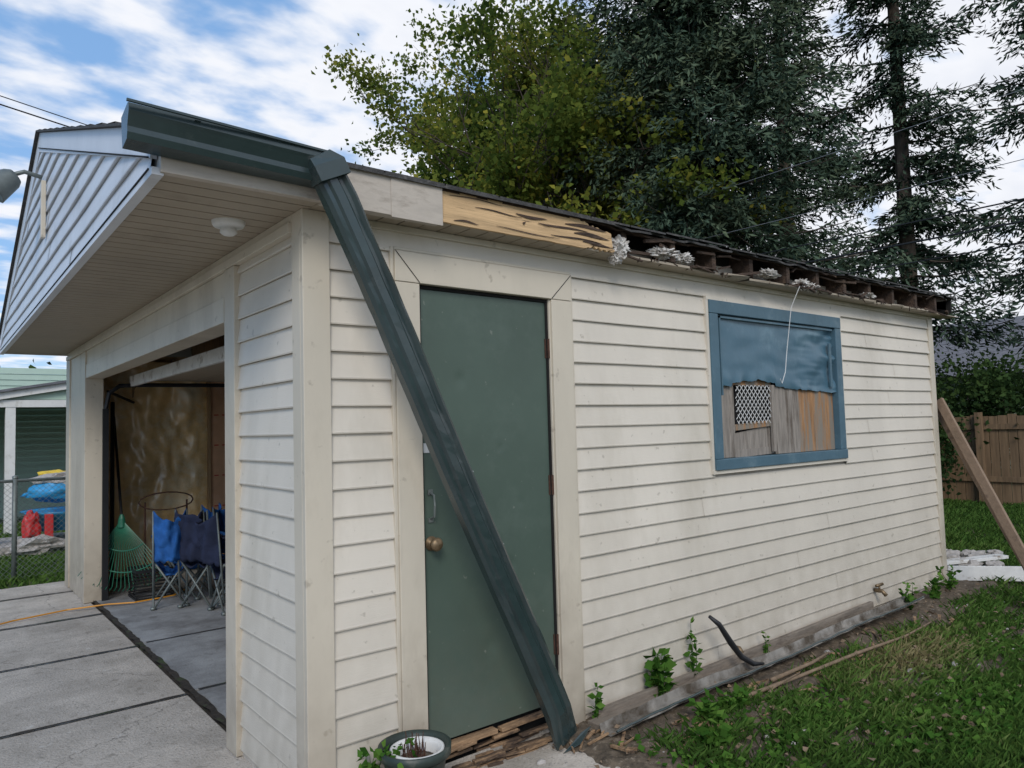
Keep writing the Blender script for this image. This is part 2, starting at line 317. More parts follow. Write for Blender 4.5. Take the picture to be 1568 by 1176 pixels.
b=MB(); b.beam((.397,-.0335,2.313),(.519,-.0335,2.180),.003,.002,(0,1,0)); b.beam((1.453,-.0335,2.313),(1.316,-.0335,2.180),.003,.002,(0,1,0))
b.box(.528,1.306,-.004,.05,2.160,2.175); b.box(1.294,1.306,-.006,.05,.12,2.16); b.box(.5225,.529,-.0195,.0,.13,2.16); b.build('door_gap','dark',garage)
nx,nz=50,110; V=[];Fq=[]
dents=[(.98,1.42,.012,.010),(1.02,.85,.02,.014),(.75,1.75,.01,.02),(1.1,1.15,.008,.008),(.9,.5,.012,.03)]
for i in range(nx+1):
    for j in range(nz+1):
        x=.530+.764*i/nx; z=.135+2.023*j/nz; y=.004+.0012*mnoise.noise(Vector((x*3,z*2,0)))
        for (dx_,dz_,a_,r_) in dents: y+=a_*.5*math.exp(-((x-dx_)**2+(z-dz_)**2)/(2*r_*r_))
        V.append((x,y,z))
for i in range(nx):
    for j in range(nz): a=i*(nz+1)+j; Fq.append((a,a+nz+1,a+nz+2,a+1))
b=MB(); b.v=V;b.f=Fq; b.build('service_door','door',garage,smooth=True)
b=MB(); b.box(.530,1.294,.012,.045,.135,2.158); b.build('door_core','door',garage)
b=MB(); b.lathe((0,0,0),[(0,0),(.032,0),(.032,.006),(.012,.010),(.011,.028),(.027,.036),(.031,.05),(.024,.062),(0,.066)],20)
b.v=[(x+.572,.003-z,y+1.01) for x,y,z in b.v]; b.build('door_knob','brass',garage,smooth=True)
b=MB(); b.tube([(.573,.0,1.235),(.573,-.03,1.225),(.573,-.035,1.18),(.573,-.03,1.13),(.573,0,1.12)],.005); b.box(.560,.586,-.001,.004,1.225,1.25); b.box(.560,.586,-.001,.004,1.103,1.122); b.build('pull_handle','greysteel',garage)
b=MB(); b.box(.535,.598,-.001,.004,1.415,1.458); b.build('door_sticker','cwhite',garage)
b=MB()
for z in (.42,1.22,1.92):
    b.tube([(1.302,-.010,z-.05),(1.302,-.010,z+.05)],.0065,10); b.box(1.286,1.300,-.001,.004,z-.05,z+.05)
b.build('door_hinges','rust',garage)
b=MB()
for i in range(34):
    x=.50+.85*random.random(); l=random.uniform(.06,.32); y=random.uniform(-.09,.02); z=random.uniform(.02,.10) if y>-.03 else random.uniform(.0,.04)
    x1=min(x+l,1.36); b.beam((x,y,z),(x1,y+random.uniform(-.02,.02),z+random.uniform(-.015,.015)),random.uniform(.012,.035),random.uniform(.006,.018))
b.beam((.53,-.0,.112),(.90,-.004,.108),.045,.02); b.beam((.93,.0,.10),(1.30,-.01,.112),.04,.018)
b.build('rotten_threshold','splint',garage,bevel=.002)
b=MB(); b.box(.53,1.30,.045,.06,.0,.135); b.build('sill_void','dark',garage)

# window
wx0,wx1,wz0,wz1=2.625,4.325,1.19,2.315
b=MB(); t=.022
b.box(wx0,wx1,-.030,0,wz1-t,wz1); b.box(wx0,wx1,-.034,0,wz0,wz0+t); b.box(wx0,wx0+t,-.028,0,wz0+t,wz1-t); b.box(wx1-t,wx1,-.028,0,wz0+t,wz1-t)
b.build('window_j_trim','siding',garage)
b=MB(); f=.085; a0,a1,c0,c1=wx0+t+.001,wx1-t-.001,wz0+t+.001,wz1-t-.001
b.box(a0,a1,-.040,.03,c1-f,c1); b.box(a0,a1,-.046,.03,c0,c0+f*.8); b.box(a0,a0+f,-.038,.03,c0+f*.8+.001,c1-f-.001); b.box(a1-f,a1,-.038,.03,c0+f*.8+.001,c1-f-.001)
b.build('window_frame','blue',garage,bevel=.004)
i0,i1,j0,j1=a0+f+.002,a1-f-.002,c0+f*.8+.002,c1-f-.002
nx,nz=90,40; V=[];Fq=[]
for i in range(nx+1):
    u=i/nx; x=i0+(i1-i0)*u
    zb=1.735+.015*math.sin(u*5)+.022*mnoise.noise(Vector((u*11,0,0)))+.01*mnoise.noise(Vector((u*40,0,3)))+(.035 if .1<u<.45 else 0)
    for j in range(nz+1):
        v=j/nz; z=j1+(zb-j1)*v
        wr=.006*mnoise.noise(Vector((u*5,v*5,2)))
        if u>.5:
            q=(u-.5)*2; wr+=.014*q*math.sin(v*11+u*6+3*mnoise.noise(Vector((u*5,v*4,0))))+.010*q*mnoise.noise(Vector((u*7,v*16,5)))
        wr+=.014*max(0,v-.75)*4*mnoise.noise(Vector((u*16,v*4,7)))
        V.append((x,-.010+wr,z)); 
for i in range(nx):
    for j in range(nz):
        a=i*(nz+1)+j; Fq.append((a,a+1,a+nz+2,a+nz+1))
b=MB(); b.v=V; b.f=Fq; b.build('blue_window_sheet','tarp',garage,smooth=True)
b=MB(); b.box(i0+.02,i0+.032,-.030,-.018,j1-.52,j1-.01); b.box(i0+.02,i1-.03,-.030,-.018,j1-.022,j1-.010);b.box(i1-.09,i1-.06,-.030,-.018,j1-.45,j1-.12); b.build('sheet_batten','blue',garage)
b=MB(); b.box(i0,i0+.20,.012,.028,j0,1.78); b.box(i0+.66,i0+.90,.004,.020,j0,1.76); b.box(i0+.903,i0+.985,.006,.020,j0,1.76); b.build('grey_plywood','ply',garage,bevel=.002)
b=MB(); b.box(i0+.99,i1,.010,.026,j0,1.76); b.beam((i0+.203,.02,1.475),(i0+.655,.02,1.50),.02,.04); b.box(i0+.203,i0+.655,.018,.03,1.755,1.80); b.build('brown_plywood','plybrown',garage,bevel=.002)
b=MB(); b.beam((i0+.2,.035,1.35),(i0+.655,.035,1.40),.02,.17); b.beam((i0+.63,.0,j0+.02),(i0+.63,.0,1.76),.03,.02,(0,1,0)); b.beam((i0+.2,.03,j0+.02),(i0+.66,.03,j0+.03),.02,.05);b.build('window_rail','ply',garage)
b=MB()
lo,hi,zl,zh=i0+.205,i0+.61,1.50,1.755
x=lo-(zh-zl)
while x<hi+(zh-zl):
    for s_ in (1,-1):
        pts=[]
        for k in range(27):
            t_=k/26; xx=x+s_*t_*(zh-zl); 
            if lo<=xx<=hi: pts.append((xx,zl+t_*(zh-zl)))
        if len(pts)>2: b.beam((pts[0][0],.0+.004*s_,pts[0][1]),(pts[-1][0],.0+.004*s_,pts[-1][1]),.0042,.003,(0,1,0))
    x+=.046
b.build('window_wire_mesh','cwhite',garage)
b=MB(); b.box(2.70,4.28,.06,.08,1.25,2.25); b.build('window_dark_backing','dark',garage)  # black sheet added so the room behind the mesh looks dark
b=MB(); b.tube([(3.52,-OV,2.44),(3.50,-.10,2.30),(3.485,-.06,2.0),(3.46,-.055,1.85),(3.42,-.05,1.77),(3.40,-.05,1.80)],.0028,6); b.build('hanging_cord','cwhite',garage)

# soffits
b=MB()
y=-OV
while y<W+OV-.01:
    y2=min(y+.10,W+OV); b.box(FX+.012,-.0,y+.006,y2-.002,ZS+.0,ZS+.012); y=y2
b.box(FX+.012,0,-OV,W+OV,ZS+.014,ZS+.02)
x=0.0
while x<1.62:
    b.box(x+.004,x+.1,-OV+.01,-.0,ZS+.001,ZS+.012); x+=.104
b.build('soffit','soffit',garage)
b=MB(); x=1.62
while x<LN+.1:
    wd=random.uniform(.2,.5); dp=random.uniform(.01,.045); sag=random.uniform(-.008,.003)
    b.add([(x,0,ZS+.0),(x+wd,0,ZS+.0),(x+wd*.97,-OV+dp*random.random(),ZS+sag),(x+.02,-OV+dp,ZS+sag+.004),(x,0,ZS+.012),(x+wd,0,ZS+.012),(x+wd*.97,-OV+dp*random.random(),ZS+.014+sag),(x+.02,-OV+dp,ZS+sag+.017)],
          [(0,1,2,3),(7,6,5,4),(3,2,6,7),(1,0,4,5)]); x+=wd*.98
b.build('broken_soffit','soffit',garage)
b=MB()
b.box(FX+.0,.0,-OV-.012,-OV+.02,ZS-.005,2.575); b.box(.0,.545,-OV-.014,-OV+.02,ZS-.012,2.585); b.box(0.0,.55,-OV+.02,-OV+.035,ZS-.012,ZS-.004)
b.box(.30,.556,-OV-.018,-OV-.015,ZS-.020,2.580)
b.box(FX-.02,.02,W+OV-.02,W+OV+.012,ZS-.005,2.575); b.box(0.0,LN+.1,W+OV-.02,W+OV+.012,ZS-.005,2.575)
b.build('eave_fascia','fascia',garage,bevel=.003)
b=MB()
nx=90; vs=[];fs=[]
for i in range(nx+1):
    x=.55+1.11*i/nx; u=i/nx
    top=2.578+.004*mnoise.noise(Vector((x*9,0,0))) - (max(0,u-.78)*.22 + (abs(mnoise.noise(Vector((x*30,1,0))))*.03 if u>.75 else 0)); bot=ZS+.002+.003*mnoise.noise(Vector((x*8,5,0)))+(abs(mnoise.noise(Vector((x*25,3,0))))*.03 if u>.8 else 0)
    if u>.985: top=bot+.015
    for yy,z in ((-OV-.004,bot),(-OV-.004,top),(-OV+.02,top),(-OV+.02,bot)): vs.append((x,yy+.004*mnoise.noise(Vector((x*6,z*9,0))),z))
for i in range(nx):
    for j in range(4): fs.append((i*4+j,i*4+(j+1)%4,(i+1)*4+(j+1)%4,(i+1)*4+j)[::-1])
fs.append((0,1,2,3)); b.add(vs,fs); b.build('exposed_wood_fascia','wood',garage)
b=MB()
def sliver(x,l,z,h):
    n=8; vs=[];fs=[]
    for i in range(n+1):
        u=i/n; hh=h*math.sin(math.pi*min(1,.05+u*.95))*.5+.0006; zc=z+.004*math.sin(u*5+x*9)
        vs+=[(x+l*u,-OV-.0078,zc-hh),(x+l*u,-OV-.0078,zc+hh)]
    for i in range(n): fs.append((i*2,(i+1)*2,(i+1)*2+1,i*2+1))
    b.add(vs,fs)
for (x,l,z,h) in [(.60,.30,2.562,.004),(.74,.28,2.525,.005),(.98,.20,2.535,.014),(.86,.40,2.455,.004),(1.12,.34,2.515,.010),(1.2,.36,2.47,.008),(1.3,.3,2.54,.018),(1.36,.26,2.50,.020),(1.42,.2,2.462,.016),(.62,.14,2.45,.008),(1.02,.02,2.50,.012)]: sliver(x,l,z,h)
b.build('fascia_splits','rot',garage)
b=MB()
for s in (0,1):
    ya=-OV+.04; yb=W/2; zb=roofz(W/2); za=2.585+.04*SL
    if s: ya=W-ya
    h=.135
    for (x0,x1) in ((FX-.022,FX+.0),(LN+.1,LN+.12)):
        b.add([(x0,ya,za-h+.02),(x0,yb,zb-h),(x0,yb,zb),(x0,ya,za),(x1,ya,za-h+.02),(x1,yb,zb-h),(x1,yb,zb),(x1,ya,za)],[(0,1,2,3),(7,6,5,4),(0,4,5,1),(3,2,6,7),(0,3,7,4)])
b.box(FX-.026,FX+.012,-OV,W+OV,ZS-.014,ZS+.012)
b.build('rake_fascia','gsiding',garage)
b=MB(); b.beam((FX-.024,-.10,2.492),(FX-.024,W/2,3.552),.006,.01,(1,0,0)); b.beam((FX-.028,-.12,ZS+.014),(FX-.028,W,ZS+.014),.004,.006); b.build('rake_shadow_strip','dark',garage)  # solid dark strips laid on as shadow lines at the gable boards
b=MB()
def slope(y0,y1,x0,x1,dz,th,mb,rag=0):
    n=90; vs=[];fs=[]
    for i in range(n+1):
        x=x0+(x1-x0)*i/n
        rg=(random.random()*rag if x>1.7 else 0)
        ya=y0+rg; dr=-(rag and x>1.7 and random.random()*.018 or 0)
        vs+= [(x,ya,roofz(ya)+dz+dr),(x,y1,roofz(y1)+dz),(x,y1,roofz(y1)+dz+th),(x,ya,roofz(ya)+dz+th+dr)]
    for i in range(n):
        for j in range(4): fs.append((i*4+j,(i+1)*4+j,(i+1)*4+(j+1)%4,i*4+(j+1)%4))
    fs+=[(0,1,2,3),(n*4+3,n*4+2,n*4+1,n*4)]
    mb.add(vs,fs)
slope(-OV-.005,W/2,FX-.02,LN+.12,-.012,.012,b,.05); slope(W+OV,W/2,FX-.02,LN+.12,-.012,.012,b); b.build('roof_sheathing','rot',garage)
b=MB(); slope(-OV-.03,W/2,FX-.045,LN+.14,.001,.012,b,.04); slope(W+OV+.03,W/2,FX-.045,LN+.14,.001,.012,b)
k=0;y=-OV-.028
while y<W/2-.14:
    x=FX-.045+(k%2)*.15
    while x<LN+.1:
        x2=min(x+.3,LN+.14); zz_=.0135+random.random()*.002
        if k==0 and x>1.6: zz_+=random.uniform(-.004,.010)
        b.add([(x+.003,y,roofz(y)+zz_+.006),(x2-.003,y,roofz(y)+zz_+.006),(x2-.003,y+.16,roofz(y+.16)+zz_),(x+.003,y+.16,roofz(y+.16)+zz_),(x+.003,y,roofz(y)+zz_-.004),(x2-.003,y,roofz(y)+zz_-.004)],[(0,1,2,3),(4,5,1,0)]); x=x2
    y+=.14;k+=1
b.build('roof_shingles','shingle',garage)
b=MB()
x=1.75
while x<LN+.1:
    dz=random.uniform(-.01,0); w_=.038
    ye=-OV+random.uniform(.0,.03)
    b.add([(x,.12,ZS+.03),(x+w_,.12,ZS+.03),(x+w_,ye,ZS+.02),(x,ye,ZS+.02),(x,.12,roofz(.12)-.015),(x+w_,.12,roofz(.12)-.015),(x+w_,ye,roofz(ye)-.02+dz),(x,ye,roofz(ye)-.02+dz)],[(0,1,2,3),(7,6,5,4),(3,2,6,7),(0,3,7,4),(1,5,6,2)])
    x+=.405
for i in range(38):
    x=random.uniform(1.6,LN+.05); a=random.uniform(-.5,.5); l=random.uniform(.05,.30)
    z=random.choice([ZS+.02,ZS+.015,2.55,2.54]) ; b.beam((x,-OV+random.uniform(-.01,.05),z+random.uniform(-.01,.02)),(min(x+l,LN+.1),-OV+random.uniform(-.01,.05),z+a*.05+random.uniform(-.01,.02)),random.uniform(.008,.02),random.uniform(.005,.02))
for i in range(50):
    x=random.uniform(1.55,5.6); z=ZS+.01+random.random()*.02; b.beam((x,-OV+.02,z),(x+random.uniform(-.05,.05),-OV+random.uniform(0,.05),z-random.uniform(.01,.03)),.006,.004)
b.build('rotten_rafter_tails','rot',garage)
b=MB(); b.box(1.6,LN+.05,.02,.04,ZS,2.64); b.box(LN+.10,LN+.12,-OV,.3,ZS+.02,2.57); b.build('eave_dark_backing','dark',garage)  # black boards stand in for the darkness inside the open eave
b=MB()
def blob(mb,c,r,seed,rough=.25,sub=3):
    import bmesh
    bm=bmesh.new(); bmesh.ops.create_icosphere(bm,subdivisions=sub,radius=1)
    vs=[]
    for i,v in enumerate(bm.verts):
        k=1+.45*mnoise.noise(v.co*1.8+Vector((seed*3.1,0,0)))+rough*mnoise.noise(v.co*5+Vector((seed,2,0)))+rough*.7*mnoise.noise(v.co*11+Vector((seed,7,0)))
        vs.append((c[0]+v.co.x*r[0]*k,c[1]+v.co.y*r[1]*k,c[2]+v.co.z*r[2]*k))
    mb.add(vs,[tuple(v.index for v in f.verts) for f in bm.faces]); bm.free()
for i,(x,z,rx,rz) in enumerate([(1.74,2.485,.06,.05),(1.72,2.44,.035,.04),(2.12,2.50,.11,.028),(2.3,2.49,.06,.03),(3.2,2.50,.09,.025),(3.62,2.47,.07,.035),(3.75,2.46,.05,.025),(4.6,2.48,.06,.02)]):
    blob(b,(x,-OV+.045,z),(rx,.045,rz),i,.6,4)
b.build('exposed_insulation','insul',garage,smooth=False)
b=MB(); b.lathe((-.205,.33,ZS-.058),[(0,-.0),(.022,0),(.036,.010),(.034,.022),(.028,.032),(.060,.036),(.067,.046),(.069,.058)],28); b.build('soffit_light','cwhite',garage,smooth=True)
b=MB(); b.tube([(FX-.02,2.95,3.30),(FX-.12,2.95,3.32),(FX-.2,2.95,3.28)],.015); b.lathe((0,0,0),[(0,0),(.05,0),(.07,.03),(.10,.15),(.105,.17),(.09,.165),(0,.14)],20)
rot=Matrix.Rotation(math.radians(-130),4,'Y')
for i in range(24,len(b.v)): b.v[i]=tuple(rot@Vector(b.v[i])+Vector((FX-.17,2.95,3.28)))
b.build('flood_light','greysteel',garage,smooth=True)
b=MB(); b.box(FX-.045,FX-.018,2.74,2.79,2.84,3.22); b.build('conduit_box','trim',garage,bevel=.004)
b=MB(); b.box(-.005,LN+.005,-.006,.0,-.05,.035); b.box(-.006,-.0,0,.93,-.05,.035); b.build('foundation','conc',garage)
b=MB(); b.tube([(4.65,.0,.16),(4.65,-.08,.16),(4.65,-.11,.13)],.016); b.tube([(4.65,-.06,.16),(4.65,-.06,.20)],.008); b.tube([(4.60,-.06,.205),(4.70,-.06,.205)],.012)
b.tube([(2.78,0,.10),(2.78,-.05,.10),(2.78,-.07,.07)],.018); b.build('faucet','brass',garage,smooth=True)
# interior
b=MB(); b.box(.1,LN-.1,W-.115,W-.102,0,2.43); b.box(LN-.115,LN-.102,.1,W-.12,0,2.43); b.box(.102,.115,.1,.93,0,2.4)
b.box(.102,.115,5.08,6.08,0,2.4); b.build('interior_insulation','intply',garage)
b=MB(); b.box(1.37,1.74,W-.20,W-.19,.0,2.2); b.build('foam_board','pink',garage)
b=MB()
for r_ in range(6):
    z=.35+r_*.35
    for q in range(3): b.box(1.42+q*.09,1.42+q*.09+.05,W-.2025,W-.2015,z,z+.012); 
b.build('foam_board_print','red',garage)
b=MB()
for i in range(15): x=.16+i*.405; b.box(x,x+.04,W-.16,W-.123,0,2.4)
for i in range(14): y=.3+i*.405; b.box(LN-.2,LN-.12,y,y+.04,0,2.4)
for i in range(10): x=.6+i*.6; b.box(x,x+.04,.1,W-.1,2.435,2.55)
for x in (1.34,1.76): b.box(x,x+.035,W-.235,W-.18,0,2.4)
b.build('interior_studs','stud',garage)
nx,nz=140,60; b=MB(); V=[];Fq=[]
for i in range(nx+1):
    for j in range(nz+1):
        x=.12+i/nx*3.5; z=.05+j/nz*2.3
        V.append((x,W-.185-.035*abs(math.sin(math.pi*(x-.16)/.405))-.05*mnoise.noise(Vector((x*5,z*2.2,0)))-.03*mnoise.noise(Vector((x*12+z*3,z*7,0))),z))
for i in range(nx):
    for j in range(nz): 
        a=i*(nz+1)+j
        if 1.36<.12+i/nx*3.5<1.75: continue
        Fq.append((a,a+1,a+nz+2,a+nz+1))
b.v=V;b.f=Fq
b.build('vapour_barrier','plastic',garage,smooth=True)
b=MB(); b.box(.34,.375,.99,5.03,2.015,2.115); b.build('overhead_door_edge','white',garage,bevel=.004)
b=MB(); 
for i in range(4): b.box(.38+i*.53,.38+i*.53+.52,1.0,5.02,2.075,2.115)
b.build('overhead_door_panels','soffit',garage)
b=MB(); b.beam((.13,5.0,0),(.13,5.0,1.8),.05,.03,(0,1,0)); b.tube([(.13,5.0,1.8),(.16,5.0,1.95),(.25,5.0,2.02),(.4,5.0,2.03),(2.6,5.0,2.05)],.02); b.tube([(.2,.98,1.95),(.4,.98,2.03),(2.6,.98,2.05)],.02)
b.tube([(.25,5.6,2.0),(.55,5.9,1.9)],.015);b.build('door_track','black',garage)
b=MB(); b.box(.1,LN-.1,.1,W-.1,2.56,2.575); b.build('attic_floor','dark',garage)

# ------------------------------------------------------------------ gutters
def profile_gutter(w=.115,h=.10):
    return [(0,h),(0,0),(w*.62,0),(w*.72,h*.18),(w*.74,h*.35),(w*.92,h*.62),(w,h*.72),(w,h*.95),(w*.9,h)]
def sweep(mb,path,frames,prof):
    vs=[];fs=[];n=len(prof)
    for p_,(a,c) in zip(path,frames):
        p_=Vector(p_)
        for s,t in prof: vs.append(p_+Vector(a)*s+Vector(c)*t)
    for i in range(len(path)-1):
        for j in range(n-1): fs.append((i*n+j,(i+1)*n+j,(i+1)*n+j+1,i*n+j+1))
    mb.add(vs,fs)
rg=empty('rain_gutter')
b=MB(); path=[];fr=[]
for i in range(11):
    u=i/10; x=-.71+.70*u; tw=math.radians(-3-7*(1-u)); a=Vector((0,-math.cos(tw),-math.sin(tw))); c=Vector((0,math.sin(tw)*-1,math.cos(tw)))
    path.append((x,-OV-.020,2.464+.012*(1-u))); fr.append((a,c))
sweep(b,path,fr,profile_gutter(.112,.112)); 
pr=profile_gutter(.112,.112); a,c=fr[0]; b.add([Vector(path[0])+a*s+c*t for s,t in pr],[tuple(range(len(pr)))])
b.build('gutter_trough','gutter',rg,solid=.003)
b=MB(); 
for x in (-.5,-.15): b.beam((x,-OV-.016,2.575),(x,-OV-.125,2.585),.02,.003)
b.beam((-.72,-OV-.136,2.597),(-.02,-OV-.128,2.578),.010,.008)
b.build('gutter_hanger','gutter',rg)
ds=empty('downspout'); b=MB()
A=Vector((-.035,-.26,2.535)); B=Vector((1.19,-.20,.03)); d=(B-A).normalized(); out=Vector((0,-1,0)); out=(out-d*out.dot(d)).normalized(); sidev=d.cross(out).normalized()
if sidev.x<0: sidev=-sidev
hw=.060; dp=.075
prof=[(-hw,0),(-hw,.55*dp),(-hw*.80,.75*dp),(-hw*.55,.80*dp),(-hw*.42,dp),(hw*.12,dp),(hw*.3,.84*dp),(hw*.55,.80*dp),(hw*.78,.98*dp),(hw,.86*dp),(hw,0)]
n=len(prof);vs=[];fs=[];K=60
for i in range(K+1):
    u=i/K; p_=A+(B-A)*u+out*(.01*math.sin(u*math.pi))+sidev*(.004*math.sin(u*9)); sx=1; sy=1
    sx*=1+.03*mnoise.noise(Vector((u*12,0,0)))
    if u>.93: q=(u-.93)/.07; sy=1-.75*q; sx=1+.15*q
    if u<.05: sy=.8+.2*u/.05
    for q_,(s,t) in enumerate(prof): vs.append(p_+sidev*s*sx+out*(t*sy-.03+.004*mnoise.noise(Vector((u*25,q_*.6,1)))))
for i in range(K):
    for j in range(n): fs.append((i*n+j,(i+1)*n+j,(i+1)*n+(j+1)%n,i*n+(j+1)%n))
fs.append(tuple(range(n))[::-1])
b.add(vs,fs); b.build('gutter_section','gutter',ds)
b=MB()
b.add([A+sidev*-.066+out*.048,A+sidev*.064+out*.048,A+sidev*.066+out*-.03,A+sidev*-.066+out*-.03,
       A+d*.06+sidev*-.064+out*.050,A+d*.06+sidev*.064+out*.050,A+d*.06+sidev*.066+out*-.03,A+d*.06+sidev*-.066+out*-.03,
       A-d*.03+sidev*-.06+out*.03,A-d*.042+sidev*.03+out*.03,A-d*.042+sidev*.03+out*-.03,A-d*.025+sidev*-.06+out*-.03],
      [(0,1,5,4),(1,2,6,5),(2,3,7,6),(3,0,4,7),(8,9,1,0),(9,10,2,1),(10,11,3,2),(11,8,0,3),(8,11,10,9)])
T=B+d*.0; b.add([T-sidev*.07+out*.02,T+sidev*.07+out*.015,T+sidev*.12+d*.04+out*.02+Vector((0,0,.03)),T+sidev*.02+d*.01+out*.05],[(0,1,2,3)])
b.build('end_flap','gutter',ds,bevel=.004,solid=.004)
b=MB()
for u in (.18,.3,.49,.62,.74,.9):
    p_=A+(B-A)*u+sidev*(hw*1.02)+out*.03; b.lathe((0,0,0),[(0,.006),(.006,.004),(.007,0)],8)
    for i in range(len(b.v)-24,len(b.v)): b.v[i]=tuple(Vector(b.v[i])+p_)
b.build('screws','steel',ds)
fg=empty('fallen_gutter'); b=MB(); K=70
gp=[(0,.045),(0,.0),(.070,0),(.080,.008),(.092,.012),(.106,.020),(.115,.026),(.117,.036),(.109,.038)]
vs=[];fs=[]
for i in range(K+1):
    u=i/K; x=1.40+3.54*u; y=-.20+.04*u+.014*math.sin(u*6)+.006*mnoise.noise(Vector((u*14,0,0))); z=.010+.055*u+.007*math.sin(u*11)+.004*mnoise.noise(Vector((u*18,3,0)))
    tw=math.radians(14+10*mnoise.noise(Vector((u*4,8,0))))
    for q_,(s,t) in enumerate(gp):
        dn_=.006*mnoise.noise(Vector((u*30,q_*.8,2))); vs.append((x,y-math.cos(tw)*s+math.sin(tw)*t+dn_,z+t*math.cos(tw)+s*.05+dn_*.6))
n=len(gp)
for i in range(K):
    for j in range(n-1): fs.append((i*n+j,(i+1)*n+j,(i+1)*n+j+1,i*n+j+1))
b.add(vs,fs); b.build('fallen_gutter_trough','gutterin',fg,solid=.002)
b=MB(); b.tube([vs[i*n+7] for i in range(K+1)],.006,6); b.build('fallen_gutter_lip','gutter',fg)
wp=MB(); wp.beam((1.5,-.075,.03),(4.5,-.065,.07),.03,.07); wp.beam((1.42,-.13,.02),(3.2,-.12,.025),.09,.03); wp.build('fallen_fascia_board','greyplank',None,bevel=.003)
b=MB(); b.tube([(2.40,-.12,.38),(2.45,-.15,.33),(2.53,-.17,.21),(2.60,-.19,.12),(2.66,-.23,.075),(2.72,-.26,.07)],[.010,.016,.020,.018,.016,.008],8); b.build('black_hose_piece','black',None,smooth=True)
# scattered rotten scraps
b=MB()
for i in range(60):
    x=random.uniform(1.3,4.8) if i>22 else random.uniform(1.15,1.9); y=random.uniform(-.62,-.32) if x>1.4 else random.uniform(-.45,-.1); a=random.gauss(0,.6); l=random.uniform(.03,.16); b.beam((x,y,.015),(x+l*math.cos(a),y+l*math.sin(a),random.uniform(.01,.03)),random.uniform(.006,.02),random.uniform(.004,.012))
b.build('wood_scraps','splint')

# ------------------------------------------------------------------ ground
b=MB(); g=200; b.add([(-g,-g,-.04),(g,-g,-.04),(g,g,-.04),(-g,g,-.04)],[(0,1,2,3)]); b.build('ground','ground')
dr=empty('driveway'); b=MB(); ys=[-9.9,-8.6,-7.3,-6.0,-4.69,-3.38,-2.07,-.76,.55,1.86,3.17,4.48,5.79,6.5]; xs=[-9.0,-6.3,-4.0,-1.9,.04]
for i in range(len(ys)-1):
    for j in range(len(xs)-1):
        dz=random.uniform(-.005,.0)
        b.box(xs[j]+.010,xs[j+1]-.010,ys[i]+.010,ys[i+1]-.010,-.12,dz)
b.build('driveway_panels','conc',dr,bevel=.006)
b=MB(); b.box(.062,.95,-1.9,-.78,-.12,-.004);b.box(.062,1.25,-.75,-.03,-.12,0.0); b.box(.962,1.45,-1.75,-.78,-.12,-.012);b.build('door_apron','conc',dr,bevel=.015)
b=MB(); b.box(.066,LN-.1,.11,1.85,-.1,.008); b.box(.066,LN-.1,1.866,3.165,-.1,.012); b.box(.066,LN-.1,3.181,W-.11,-.1,.010); b.build('garage_slab','slab',garage,bevel=.006)
b=MB(); b.box(-9,.07,-9.9,6.5,-.035,-.018); b.box(.07,.2,0.9,5.1,-.035,-.018)
def strip(p0,p1,w0,z):     # dirt packed in the joints, ragged width
    p0=Vector(p0);p1=Vector(p1);d_=(p1-p0);L_=d_.length;d_.normalize();s_=Vector((-d_.y,d_.x)); n=int(L_/.04); vs=[];fs=[]
    for i in range(n+1):
        q=p0+d_*(L_*i/n); wl=w0*(.6+1.3*abs(mnoise.noise(Vector((q.x*7,q.y*7,1))))); wr=w0*(.6+1.3*abs(mnoise.noise(Vector((q.x*7,q.y*7,5)))))
        a=q+s_*wl;c_=q-s_*wr; vs+=[(a.x,a.y,z-.001),(c_.x,c_.y,z-.001)]
    for i in range(n): fs.append((i*2,i*2+1,i*2+3,i*2+2))
    b.add(vs,fs)
for y in ys[1:-1]: strip((-9,y),(.035,y),.014,.004)
for x in xs[1:-1]: strip((x,-9.9),(x,6.4),.012,.0065)
strip((.052,.96),(.052,5.04),.020,.015); strip((.09,1.858),(4.5,1.858),.010,.0165); strip((.09,3.173),(4.5,3.173),.010,.0165)
b.build('joint_dirt','joint',dr)
def patch(name,m,x0,x1,y0,y1,nx,ny,f):
    V=[];Fq=[]
    for i in range(nx+1):
        for j in range(ny+1):
            x=x0+(x1-x0)*i/nx;y=y0+(y1-y0)*j/ny; V.append((x,y,f(x,y)))
    for i in range(nx):
        for j in range(ny): a=i*(ny+1)+j; Fq.append((a,a+ny+1,a+ny+2,a+1))
    b=MB();b.v=V;b.f=Fq; return b.build(name,m,None,smooth=True)
def soilz(x,y):
    e=.5*mnoise.noise(Vector((x*1.7,y*1.7,0)))
    edge=-.66-.18*e*2+ (0.16 if x>3 else 0)
    h=.022*mnoise.noise(Vector((x*9,y*9,0)))+.014*mnoise.noise(Vector((x*25,y*25,3)))+.013
    k=max(0,min(1,(y-edge)/.15)); k*=max(0,min(1,(x-1.0+.5*e)/.2))
    return -.035+(h+.03)*k
patch('soil','soil',.95,6.6,-1.2,-.008,320,70,soilz)

